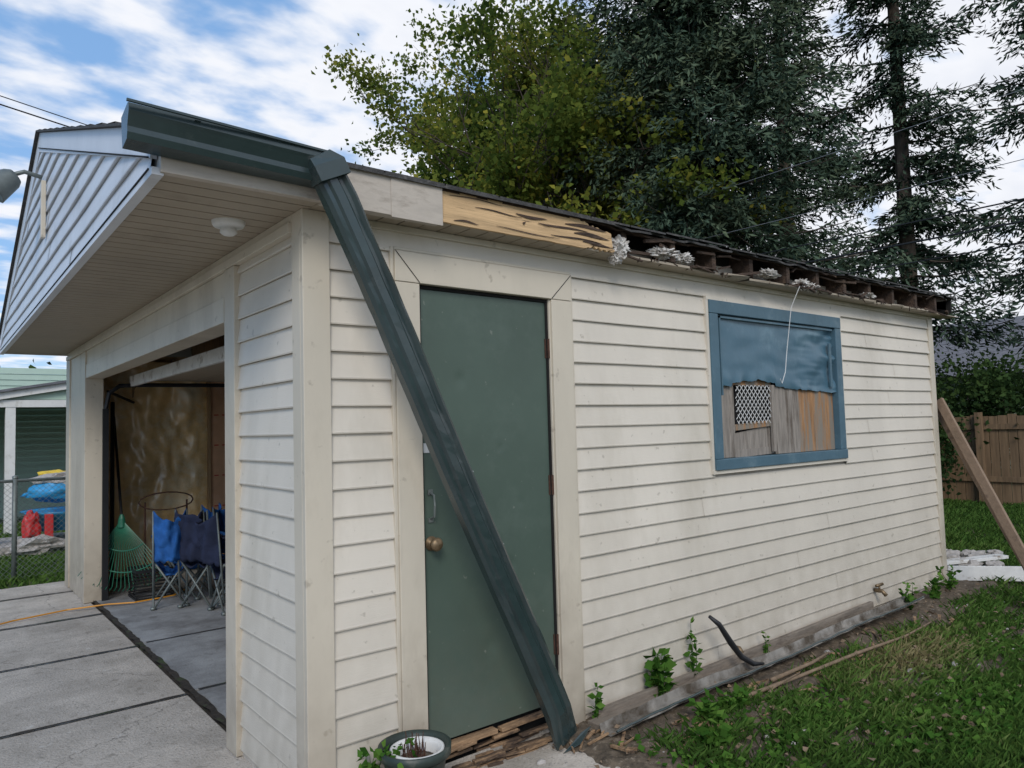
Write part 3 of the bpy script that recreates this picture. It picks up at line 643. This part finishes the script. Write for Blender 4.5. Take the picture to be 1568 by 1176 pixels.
# ------------------------------------------------------------------ grass
def grass(name,P,hmin,hmax,dry):
    n=len(P); h=hmin+(hmax-hmin)*rng.random(n); az=rng.random(n)*2*np.pi; lean=.25+1.0*rng.random(n)
    dx=np.cos(az);dy=np.sin(az); w_=(.0018+.0018*rng.random(n))
    dist=np.hypot(P[:,0]+1.2,P[:,1]+2.8); w_=w_*np.clip(dist/4,1,4)
    sx=-dy*w_;sy=dx*w_
    z0=P[:,2]; V=np.zeros((n,4,3))
    V[:,0]=np.stack([P[:,0]-sx,P[:,1]-sy,z0],1);V[:,1]=np.stack([P[:,0]+sx,P[:,1]+sy,z0],1)
    V[:,2]=np.stack([P[:,0]+sx*.8+dx*lean*h*.35,P[:,1]+sy*.8+dy*lean*h*.35,z0+h*.6],1)
    V[:,3]=np.stack([P[:,0]+dx*lean*h,P[:,1]+dy*lean*h,z0+h],1)
    sh=.38+.15*rng.normal(size=n)+dry
    return arr_mesh(name,V.reshape(-1,3),np.arange(n*4).reshape(n,4),'leafg',sh)
def nz2(x,y,s,o=0): return np.array([mnoise.noise(Vector((a*s,b_*s,o))) for a,b_ in zip(x,y)])
def samp(n,x0,x1,y0,y1,cond):
    r=1.0+rng.random(n)**1.0*16; th=np.radians(-2+70*rng.random(n)); x=-1.2+r*np.cos(th); y=-2.82+r*np.sin(th)
    m=(x>x0)&(x<x1)&(y>y0)&(y<y1)&cond(x,y); return x[m],y[m]
x,y=samp(400000,1.1,13.0,-3.5,6,lambda x,y:(((y<-.12)|(x>6.2))&((x>1.5)|(y<-1.9))))
c=nz2(x,y,.9); c2=nz2(x,y,3.5,4)
edge=-.50+.25*nz2(x,y,1.7,0)
inner=(rng.random(len(x))<.05+.45*(c2>.05)*(x>1.6)) & (y<-.33)
keep=((y<edge)|(x>6.3)|inner)&(rng.random(len(x))<np.clip(.85+1.4*c2+.5*c,.08,1))
dry=np.clip(.55*np.exp(-((x-3.7)**2/.5+(y+.70)**2/.06)),0,.6)
x=x[keep];y=y[keep]; P=np.stack([x,y,np.where(y>-.7,-.02,-.04)],1)
grass('lawn_grass',P,.045,.085,dry[keep]+.18*c[keep]+.12*c2[keep])
n=40000; x=-7+8.5*rng.random(n); y=6.5+7*rng.random(n); k=nz2(x,y,1.1)>-.35; P=np.stack([x[k],y[k],np.full(k.sum(),-.04)],1); grass('yard_grass',P,.05,.10,.05)
def rosette(name,P,size,m,up=.5):
    ax=rng.normal(size=(len(P),3)); ax[:,2]=np.abs(ax[:,2])*up; V,Fc=leaves(P,size,.85,norm(ax),.3,.05)
    arr_mesh(name,V,Fc,m,rng.random(len(P)))
r=rng.random(28000)*5+1.8; th=np.radians(5+50*rng.random(28000)); x=-1.2+r*np.cos(th); y=-2.82+r*np.sin(th)
cl=nz2(x,y,2.0,9); k=(x>1.35)&(y<-.34)&(y>-1.9)&(cl>.08-.24*((x<2.8)&(y>-.9)))&(x<5.6)
P=np.stack([x[k],y[k],-.03+.045*rng.random(k.sum())],1); rosette('ground_cover_weeds',P,.034,'leafw',.35)
n=500; x=1.1+5*rng.random(n); y=-.15-1.2*rng.random(n)**1.5; P=np.stack([x,y,np.full(n,.02)],1); ax=rng.normal(size=P.shape); ax[:,2]*=.15; V,Fc=leaves(P,.035,.6,norm(ax),.1,.2)
arr_mesh('fallen_leaves',V,Fc,'stem')
def weed(name,x,y,h,n,spread,size=.06):
    b=MB(); pts=[]
    for s in range(n):
        a=random.random()*6.28; l=h*random.uniform(.4,1.1); tip=Vector((x+math.cos(a)*spread*random.random(),min(-.05,y+math.sin(a)*spread*.7*random.random()),l))
        base=Vector((x+random.uniform(-.02,.02),y,-.02)); mid=(base+tip)/2+Vector((0,0,.02))
        b.tube([base,mid,tip],[.003,.0025,.001],5)
        for k in range(6):
            u=.3+.7*k/5; q=base.lerp(tip,u); pts.append((q.x,q.y,q.z))
    e=empty(name); b.build('stems','leafw',e)
    P=np.repeat(np.array(pts),2,0); ax=rng.normal(size=P.shape); ax[:,2]=np.abs(ax[:,2])*.4; V,Fc=leaves(P,size,.7,norm(ax),.3,.08); V[:,1]=np.minimum(V[:,1],-.022)
    arr_mesh('foliage',V,Fc,'leafw',rng.random(len(P)),e)
weed('weed_plant',1.98,-.10,.24,8,.17,.065); weed('weed_plant',2.3,-.08,.34,4,.05,.045); weed('weed_plant',1.50,-.08,.20,3,.05,.04); weed('weed_plant',.20,-.08,.24,6,.10,.045)
weed('weed_plant',4.85,-.20,.22,4,.15,.05); weed('weed_plant',5.3,-.2,.2,6,.18,.05); weed('weed_plant',5.75,-.15,.18,5,.15,.045); weed('weed_plant',1.9,-.46,.12,9,.14,.05);weed('weed_plant',1.72,-.62,.10,9,.16,.05);weed('weed_plant',3.0,-.10,.2,2,.05,.03);weed('weed_plant',2.15,-.45,.10,7,.12,.045)
b=MB()
b.tube([(2.2,-.42,.03),(2.8,-.47,.04),(3.4,-.50,.045),(4.0,-.52,.03),(4.6,-.50,.04)],[.012,.010,.011,.008,.005],7)
b.tube([(2.6,-.38,.03),(3.0,-.41,.05),(3.25,-.38,.05)],[.013,.010,.006],7); b.tube([(2.2,-.55,.01),(2.5,-.45,.03),(2.75,-.47,.06)],[.01,.009,.004],6)
b.build('fallen_branch','stem',None,smooth=True)
b=MB()
for i in range(120):
    x=random.uniform(.5,6); y=random.uniform(-1.1,-.25) if x>1.3 else random.uniform(-.3,-.05); s_=random.choice([.004,.005,.006,.008,.010,.018]); blob(b,(x,y,.0),(s_*1.3,s_,s_*.7),i,.25,2)
b.build('pebbles','stone')
b=MB()
for i,(x,y,s_) in enumerate([(6.75,.05,.12),(6.95,-.1,.09),(7.3,.2,.12),(7.1,.4,.15),(7.6,.1,.08),(6.55,.3,.1)]): blob(b,(x,y,.03),(s_*1.3,s_,s_*.7),i+50)
b.build('rock_pile','stone')
b=MB(); blob(b,(-.95,6.35,.03),(.16,.1,.07),3); b.build('rock','stone')
b=MB(); b.beam((6.15,.02,.07),(6.62,-.55,.07),.03,.13); b.beam((6.3,.25,.10),(7.2,-.1,.10),.12,.03); b.build('scrap_board','white',None,bevel=.003)
b=MB(); b.beam((6.10,-.02,1.66),(5.46,-.99,-.02),.075,.032,(1,0,.2)); b.beam((6.15,.03,1.60),(5.54,-.95,-.02),.06,.03,(1,0,.2)); b.build('leaning_plank','plank',None,bevel=.003)

# pot
pt=empty('plant_pot'); b=MB(); c=(.345,-.205,0)
b.lathe(c,[(0,.0),(.09,.0),(.105,.1),(.128,.225),(.145,.228),(.147,.262),(.138,.264),(.122,.25),(.118,.2)],36); b.build('outer_pot','pot',pt,smooth=True)
b=MB(); b.lathe((c[0]+.005,c[1]-.01,0),[(.075,.16),(.095,.238),(.108,.24),(.109,.252),(.098,.254),(.088,.235),(.08,.205)],36); b.build('inner_pot','cwhite',pt,smooth=True)
b=MB(); b.lathe(c,[(0,.215),(.05,.212),(.088,.2)],24); b.lathe(c,[(.09,.22),(.128,.215)],24); b.build('potting_soil','soil',pt)
b=MB()
for i in range(34):
    a=random.random()*6.28; r_=random.random()*.06; h=random.uniform(.03,.10); x=c[0]+math.cos(a)*r_; y=c[1]+math.sin(a)*r_
    b.tube([(x,y,.21),(x+random.uniform(-.02,.02),y+random.uniform(-.02,.02),.21+h)],[.003,.0015],5)
b.build('dead_stems','rust',pt)
P=np.stack([c[0]-.12+.05*rng.normal(size=40),c[1]+.03*rng.normal(size=40),.25+.03*rng.random(40)],1); V,Fc=leaves(P,.035); arr_mesh('pot_leaves',V,Fc,'leafw',rng.random(40),pt)

# ------------------------------------------------------------------ garage contents
def camp_chair(x,y,rot,ws,fab):
    e=empty('folding_chair'); R=Matrix.Translation((x,y,.012))@Matrix.Rotation(rot,4,'Z')@Matrix.Diagonal((ws,1,1,1))
    b=MB(); w_=.27;dpt=.22
    segs=[((-w_,-dpt,0),(w_,-dpt,.42)),((w_,-dpt,0),(-w_,-dpt,.42)),((-w_,dpt,0),(w_,dpt,.42)),((w_,dpt,0),(-w_,dpt,.42)),
          ((-w_,-dpt,0),(-w_,dpt,.42)),((-w_,dpt,0),(-w_,-dpt,.42)),((w_,-dpt,0),(w_,dpt,.42)),((w_,dpt,0),(w_,-dpt,.42)),
          ((-w_,dpt,.1),(-w_,dpt+.06,.86)),((w_,dpt,.1),(w_,dpt+.06,.86)),((-w_,-dpt,.3),(-w_,-dpt,.6)),((w_,-dpt,.3),(w_,-dpt,.6))]
    for a,c_ in segs: b.tube([R@Vector(a),R@Vector(c_)],.009,8)
    for q in [(-w_,-dpt),(w_,-dpt),(-w_,dpt),(w_,dpt)]: b.box(*[v for v in (lambda t:(t.x-.02,t.x+.02,t.y-.02,t.y+.02,.012,.035))(R@Vector((q[0],q[1],0)))])
    b.build('frame_tubes','greysteel',e,smooth=True)
    b=MB()
    def cloth(f):
        n=16; vs=[];fs=[]
        for i in range(n+1):
            for j in range(n+1):
                q=Vector(f(i/n,j/n)); q.z+=.03*mnoise.noise(Vector((i*.5,j*.35,x*9))); q.y+=.03*mnoise.noise(Vector((i*.5,j*.35,x*9+5))); vs.append(R@q)
        for i in range(n):
            for j in range(n): a=i*(n+1)+j; fs.append((a,a+1,a+n+2,a+n+1))
        b.add(vs,fs)
    cr=1.8 if ws<.6 else .8
    cloth(lambda u,v:(-w_+2*w_*u,-dpt+2*dpt*v,.43-.09*cr*math.sin(math.pi*u)+.02*math.sin(v*9+u*12)))
    cloth(lambda u,v:(-w_+2*w_*u,dpt+.02+.05*cr*math.sin(math.pi*u)+.04*v+.015*math.sin(u*16+v*6),.42+.44*v-.05*cr*math.sin(math.pi*u)*v))
    cloth(lambda u,v:(-w_-.03+.06*u,-dpt+2*dpt*v,.61-.03*math.sin(math.pi*v)+.03*v)); cloth(lambda u,v:(w_-.03+.06*u,-dpt+2*dpt*v,.61-.03*math.sin(math.pi*v)+.03*v))
    b.build('fabric',fab,e,smooth=True,solid=.004)
camp_chair(.56,4.42,2.9,.5,'bluefab'); camp_chair(.85,4.15,2.2,.6,'navyfab'); camp_chair(.98,3.75,1.7,.5,'navyfab'); camp_chair(.78,4.62,3.6,.4,'bluefab'); camp_chair(1.15,3.95,.8,.7,'bluefab')
rk=empty('leaf_rake'); b=MB(); top=Vector((.38,6.0,1.75)); hub=Vector((.28,5.05,.74)); b.tube([top,hub],.013); b.build('rake_handle','black',rk)
b=MB(); dn=Vector((0,-.25,-.97)).normalized(); sv=Vector((.78,-.62,0)).normalized()
for i in range(23):
    a=math.radians(-40+80*i/22); dd=dn*math.cos(a)+sv*math.sin(a); e_=hub+dd*.64; b.beam(hub,e_,.006,.003,(0,1,0)); b.beam(e_,e_+Vector((-.03,-.05,-.02)),.006,.003)
for r_ in (.3,.5): b.tube([hub+(dn*math.cos(math.radians(a))+sv*math.sin(math.radians(a)))*r_ for a in range(-40,41,8)],.006,6)
b.lathe(hub-Vector((0,0,.05)),[(0,-.04),(.04,-.02),(.03,.06),(.015,.1)],12); b.build('rake_head','rake',rk)
b=MB(); x0,y0=.34,4.72
for i in range(9):
    z=.015+i*.032; 
    for (a,c_) in (((x0,y0),(x0+.33,y0)),((x0+.33,y0),(x0+.33,y0+.33)),((x0+.33,y0+.33),(x0,y0+.33)),((x0,y0+.33),(x0,y0))):
        b.beam((*a,z),(*c_,z),.01,.012 if i not in (0,8) else .03)
for i in range(9):
    t=i/8*.33
    for q in ((x0+t,y0),(x0+t,y0+.33),(x0,y0+t),(x0+.33,y0+t)): b.beam((*q,.01),(*q,.28),.012,.012)
b.build('milk_crate','black')
b=MB()
b.tube([(-2.2,3.9,.014),(-1.6,4.22,.014),(-1.0,4.47,.014),(-.6,4.70,.014),(-.2,4.80,.016),(.1,4.70,.03),(.3,4.6,.03),(.5,4.62,.03),(.65,4.65,.03),(.8,4.85,.03)],.007,6); b.build('extension_cord','orange')
b=MB()
b.tube([(.25,5.35,.05),(.35,5.9,1.9)],.02,8);b.tube([(.16,5.75,.1),(.2,5.95,1.5)],.025,8); b.build('tool_pole','black')
b=MB(); b.tube([(.75+.26*math.cos(a/16*6.28),5.35,.86+.09*math.sin(a/16*6.28)) for a in range(17)],.008,6)
for q in (.55,.95): b.tube([(q,5.35,.03),(q,5.36,.86)],.010,6)
b.build('tomato_cage','rust')

# ------------------------------------------------------------------ left side yard
cf=empty('chain_link_fence'); b=MB(); yf=6.95; x0,x1=-7.0,2.0; h=1.08
for x in (-6.5,-4.4,-2.4,-.42,1.6): b.tube([(x,yf,-.05),(x,yf,h+.03)],.026,10); b.lathe((x,yf,h+.03),[(.03,0),(.028,.02),(0,.035)],10)
b.tube([(x0,yf,h),(x1,yf,h)],.018,8); b.build('fence_posts','greysteel',cf,smooth=True)
b=MB(); s=.06; x=x0-h
while x<x1:
    for sg in (1,-1):
        xa=x if sg>0 else x+h; xb=x+h if sg>0 else x
        b.beam((xa,yf-.02+.002*sg,.02),(xb,yf-.02+.002*sg,h-.01),.0030,.0030,(0,1,0))
    x+=s
b.build('chain_link_mesh','greysteel',cf)
nh=empty('neighbor_house')
b=MB(); y=11.9
for x in (-.10,-3.4,3.0): b.box(x-.07,x+.07,y-.07,y+.07,0,2.08)
b.box(-6,6,y-.08,y+.08,2.08,2.2)
sl_=.19
def nr(x): return 2.30+(x+.1)*sl_ if x<3.5 else 2.30+3.6*sl_-(x-3.5)*sl_
b.beam((-6,y-.12,nr(-6)),(3.5,y-.12,nr(3.5)),.03,.13); b.beam((3.5,y-.12,nr(3.5)),(13,y-.12,nr(13)),.03,.13)
b.build('porch_posts_and_trim','cwhite',nh)
b=MB(); b.add([(-.6,y-.03,2.2),(8,y-.03,2.2),(8,y-.03,nr(8)),(3.5,y-.03,nr(3.5)),(-.6,y-.03,2.21)],[(0,1,2,3,4)]); b.build('porch_gable','palegreen',nh)
b=MB(); 
z=0
while z<2.9: 
    b.add([(-6,15,z),(10,15,z),(10,15.02,z+.12),(-6,15.02,z+.12)],[(0,1,2,3)]); z+=.12
b.build('house_siding','palegreen',nh)
b=MB()
for (xa,xb) in ((-6,3.5),(3.5,13)):
    b.add([(xa,y-.2,nr(xa)+.05),(xb,y-.2,nr(xb)+.05),(xb,15.3,nr(xb)+.05),(xa,15.3,nr(xa)+.05),(xa,y-.2,nr(xa)+.09),(xb,y-.2,nr(xb)+.09),(xb,15.3,nr(xb)+.09),(xa,15.3,nr(xa)+.09)],[(3,2,1,0),(4,5,6,7),(0,1,5,4)])
b.build('porch_roof','roofgrey',nh)
b=MB(); b.box(-.9,-.3,14.9,14.98,.9,1.9); b.build('house_window','dark',nh)
ty=empty('yard_toys'); b=MB(); b.lathe((.35,9.6,.25),[(.0,.0),(.35,0),(.45,.25),(.5,.27),(.42,.22),(.3,.05)],24); blob(b,(.35,9.5,.78),(.42,.3,.14),33); b.build('blue_tub','cyan',ty,smooth=True)
b=MB(); blob(b,(-.05,9.2,.35),(.11,.11,.2),2); b.box(.1,.2,9.1,9.2,0,.5); b.build('red_bucket','red',ty,bevel=.02); b=MB(); blob(b,(.55,9.1,.35),(.12,.12,.18),5); blob(b,(-.55,9.4,.3),(.1,.1,.13),6);blob(b,(.3,9.9,1.0),(.2,.1,.08),8); b.build('yellow_toy','yellow',ty)
b=MB(); b.box(-1.6,1.0,9.0,10.2,.0,.12); blob(b,(.0,9.0,.1),(.35,.2,.12),4); blob(b,(-.9,9.5,.2),(.3,.2,.2),14); blob(b,(.3,9.5,.95),(.3,.2,.10),15); b.build('patio_clutter','stone',ty)

# right side background
wf=empty('wood_fence'); b=MB(); y=-9
while y<9:
    h=1.50+random.uniform(-.03,.03); xf=13.2+random.uniform(-.006,.006)
    b.box(xf,xf+.02,y,y+.132,-.03,h); y+=.142
b.build('fence_pickets','fencewood',wf); b=MB()
for z in (.35,1.25): b.box(13.16,13.192,-9,9,z,z+.09)
for y in (-8,-5.5,-3,-.5,2,4.5,7): b.box(13.06,13.158,y,y+.1,-.03,1.55)
b.build('fence_rails','fencewood',wf)
hs=empty('house'); b=MB(); b.box(22,30,-9,9.5,0,2.7); b.build('house_walls','greenhouse',hs)
b=MB(); b.add([(21.3,-10,2.6),(21.3,10,2.6),(26,10,4.6),(26,-10,4.6),(30.6,10,2.6),(30.6,-10,2.6)],[(0,3,2,1),(3,5,4,2)]); 
for i in range(14):
    u=i/14; x=21.3+4.7*u; z=2.6+2.0*u; b.add([(x,-10,z+.015),(x,10,z+.015),(x+.33,10,z+.15),(x+.33,-10,z+.15),(x,-10,z-.01),(x,10,z-.01)],[(0,3,2,1),(4,0,1,5)])
b.build('house_roof','roofgrey',hs)

# ------------------------------------------------------------------ trees
def limb(b,a,d,l,r,depth,tips,spread=.6,up=.15):
    pts=[a]; p_=a.copy(); dd=d.copy(); n=4
    for i in range(n):
        dd=(dd+Vector((random.gauss(0,.13),random.gauss(0,.13),random.gauss(0,.08)+up*.3))).normalized(); p_=p_+dd*l/n; pts.append(p_.copy())
    b.tube(pts,[r*(1-.5*i/n) for i in range(n+1)],7 if depth>1 else 4,cap=False)
    if depth<=2: tips.append((pts[-1],depth)); tips.append((pts[2],depth))
    if depth==0: return
    for k in range(4 if depth>2 else 3):
        o=pts[random.randint(2,4)]; a_=random.random()*6.28; q=dd.orthogonal().normalized(); q=Matrix.Rotation(a_,3,dd)@q
        nd=(dd+q*random.uniform(spread*.7,spread*1.5)).normalized(); limb(b,o,nd,l*random.uniform(.6,.8),r*.52,depth-1,tips,spread,up)
def maple(x,y,S,seed,nleaf,r0=.3,size=.15,trunk=3.0,l0=3.0,clr=.27,yellow=.12,spread=.6,zmin=2.0,thin=.3):
    random.seed(seed); e=empty('maple_tree'); b=MB(); tips=[]
    b.tube([(x,y,-.1),(x+.05,y,trunk*.5),(x,y+.1,trunk)],[r0*1.25,r0,r0*.9],12,cap=False)
    for k in range(7):
        a_=k*1.05+random.random()*.6; el=random.uniform(.5,1.5) if k<5 else 3
        d=Vector((math.cos(a_),math.sin(a_),el)).normalized(); limb(b,Vector((x,y,trunk-random.random()*.6+(1.5 if k==6 else 0))),d,l0*(1.3 if el>1.2 else 1)*S,r0*.5,4,tips,spread,.15)
    b.build('trunk_and_limbs','bark',e,smooth=True)
    T=np.array([tuple(t[0]) for t in tips])
    cn=np.array([mnoise.noise(Vector(t)*.45) for t in T]); cg=np.array([mnoise.noise(Vector(t)*.9+Vector((9,0,0))) for t in T]); w_=rng.random(len(T))
    wt=np.clip(w_*1.4-thin,.0,1)*np.clip(.50+2.4*cg,0.0,1.2); wt/=wt.sum(); idx=rng.choice(len(T),nleaf,p=wt)
    off=rng.normal(size=(nleaf,3))*clr*S; off[:,2]*=.6; P=T[idx]+off; k=P[:,2]>zmin; P=P[k]; idx=idx[k]; off=off[k]
    V,Fc=leaves(P,size,.75)
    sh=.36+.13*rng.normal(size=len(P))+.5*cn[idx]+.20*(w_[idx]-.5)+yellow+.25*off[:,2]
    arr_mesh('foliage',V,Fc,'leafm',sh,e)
maple(10.4,10.9,.95,3,90000,yellow=.18,size=.115,thin=.38)
maple(16.8,16.5,1.25,11,45000,yellow=.26,size=.18,trunk=4,clr=.3,thin=.45)

def spruce(x,y,H,Rm,seed,dens=1.0,z0=1.5,gap=0,pw=.85,step=.2,size=.15,tint=0,side=(5,7)):
    random.seed(seed); e=empty('spruce_tree'); b=MB(); b.tube([(x,y,-.1),(x+.03,y,H*.5),(x,y,H)],[.20,.12,.02],10,cap=False)
    PP=[];AX=[];SH=[]
    z=z0
    while z<H-.2:
        f=(1-z/H); Lb=Rm*min(1,f**pw*1.25)*(1+.22*mnoise.noise(Vector((z*.9,seed,0))))
        nb=random.randint(*side)
        for k in range(nb):
            if random.random()<gap: continue
            a_=random.random()*6.28; L_=Lb*random.uniform(.4,1.2); dv=Vector((math.cos(a_),math.sin(a_),0)); sv=Vector((-dv.y,dv.x,0))
            pts=[];n=8; dr_=random.uniform(.2,.5)
            for i in range(n+1):
                u=i/n; pts.append(Vector((x,y,z))+dv*(L_*u)+Vector((0,0,-dr_*L_*(u-.6*u*u*u)+.08*L_*u)) )
            b.tube(pts,[.032*(1-.85*i/n)*(.4+L_/Rm*.6) for i in range(n+1)],4,cap=False)
            bs=random.gauss(0,.10)
            for i in range(1,n+1):
                u=i/n
                for sgn in (-1,1,0):
                    if random.random()<.15: continue
                    o=pts[i]+(pts[i-1]-pts[i])*random.random()
                    bl=(L_*.34*math.sin(math.pi*min(1,u*.75+.15))+.12)*random.uniform(.6,1.2)
                    dirv=(dv*random.uniform(.5,1.0)+sv*sgn*random.uniform(.6,1.0)+Vector((0,0,random.uniform(-.45,.05)))).normalized()
                    m_=max(3,int(26*dens*bl*(1.25 if sgn else .8)))
                    t_=rng.random(m_); q=np.array(o)[None]+np.array(dirv)[None]*(t_*bl)[:,None]
                    q[:,2]-=(t_**2)*bl*.35; q+=rng.normal(size=(m_,3))*np.array([.035,.035,.025])
                    hang=rng.random(m_)**2*.18; q[:,2]-=hang
                    ax=np.array(dirv)[None]*1.0+rng.normal(size=(m_,3))*.5+np.array([0,0,-.2])[None]
                    PP.append(q);AX.append(ax);SH.append(.26+bs+.32*t_+.20*u-1.1*hang+.08*rng.normal(size=m_)+tint)  # tips lighter, hanging needles darker: light and shade mixed into the needle colour
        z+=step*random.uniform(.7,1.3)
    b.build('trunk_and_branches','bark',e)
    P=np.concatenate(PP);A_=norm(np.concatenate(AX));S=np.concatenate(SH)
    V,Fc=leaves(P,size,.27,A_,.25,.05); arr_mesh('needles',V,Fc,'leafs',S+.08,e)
    return len(P)
spruce(11.0,6.1,17,3.0,21,1.5,z0=2.0,pw=.62,step=.21,size=.145,tint=.04)
spruce(14.4,6.2,19,1.9,22,1.1,z0=3.2,gap=.35,pw=.6,step=.34,size=.145)
spruce(14.8,3.75,19,1.65,23,1.15,z0=3.4,gap=.30,pw=.5,step=.34,size=.145,tint=-.02)
spruce(14.8,.75,18,1.9,24,1.1,z0=3.2,gap=.35,pw=.55,step=.36,size=.145,tint=-.04)
def shrub(name,x,y,r,h,n,size=.09,m='leafb',lo=.35):
    e=empty(name); b=MB(); cs=[]
    for k in range(16):
        a_=random.random()*6.28; rr=r*math.sqrt(random.random()); hh=h*random.uniform(lo,.9); q=(x+rr*math.cos(a_),y+rr*math.sin(a_),hh); cs.append(q); b.tube([(x,y,-.05),((x+q[0])/2,(y+q[1])/2,hh*.6),q],[.02,.012,.005],5)
    b.build('stems','bark',e); C=np.array(cs); idx=rng.integers(0,len(C),n); P=C[idx]+rng.normal(size=(n,3))*np.array([r*.24,r*.24,h*.09]); P[:,2]=np.abs(P[:,2])
    cc=rng.normal(size=len(C))*.12
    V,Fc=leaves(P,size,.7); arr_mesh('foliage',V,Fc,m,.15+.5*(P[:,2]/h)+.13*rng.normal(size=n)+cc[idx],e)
random.seed(5)
shrub('shrub',14.3,2.7,1.0,2.6,5000); shrub('shrub',14.3,1.4,1.0,2.5,5000); shrub('shrub',14.5,-.2,1.0,2.3,5000); shrub('shrub',14.2,4.4,1.2,2.8,5000); shrub('shrub',12.4,2.9,.7,2.4,6000,.08,lo=.25)
def mass(name,cx,cy,rx,ry,h,n,size,m='leafb'):
    C=np.stack([cx+rng.uniform(-rx,rx,60),cy+rng.uniform(-ry,ry,60),h*rng.uniform(.2,.85,60)],1); idx=rng.integers(0,60,n)
    P=C[idx]+rng.normal(size=(n,3))*np.array([rx*.1+.5,ry*.1+.5,h*.13]); P[:,2]=np.abs(P[:,2]); V,Fc=leaves(P,size,.8); arr_mesh(name,V,Fc,m,.35+.4*rng.normal(size=60)[idx]*.5+.12*rng.normal(size=n))
mass('distant_trees',-6,48,22,5,6,14000,.45); mass('distant_trees',38,30,14,12,6,9000,.5); mass('distant_trees',48,5,6,18,5,6000,.5)

pl=empty('power_line')
def wire(b,a,c_,sag,r=.012):
    a=Vector(a);c_=Vector(c_); b.tube([a.lerp(c_,i/24)-Vector((0,0,sag*4*(i/24)*(1-i/24))) for i in range(25)],r,5)
b=MB()
wire(b,(9.5,-18,4.2),(9.5,6.4,4.30),.10,.011); wire(b,(9.5,-18,3.92),(9.5,6.4,4.02),.10,.015); wire(b,(9.6,-18,3.68),(9.6,6.4,3.72),.06,.010)
wire(b,(-13,2.9,5.9),(12,13.4,6.3),.35,.010); wire(b,(-13,2.9,6.0),(12,13.4,6.42),.35,.007)
b.build('dark_cables','wire',pl)
b=MB(); wire(b,(9.5,-18,4.75),(9.5,6.4,4.78),.10,.005); wire(b,(9.5,-18,6.1),(9.5,6.4,5.5),.10,.005); b.build('pale_cables','wirelight',pl)
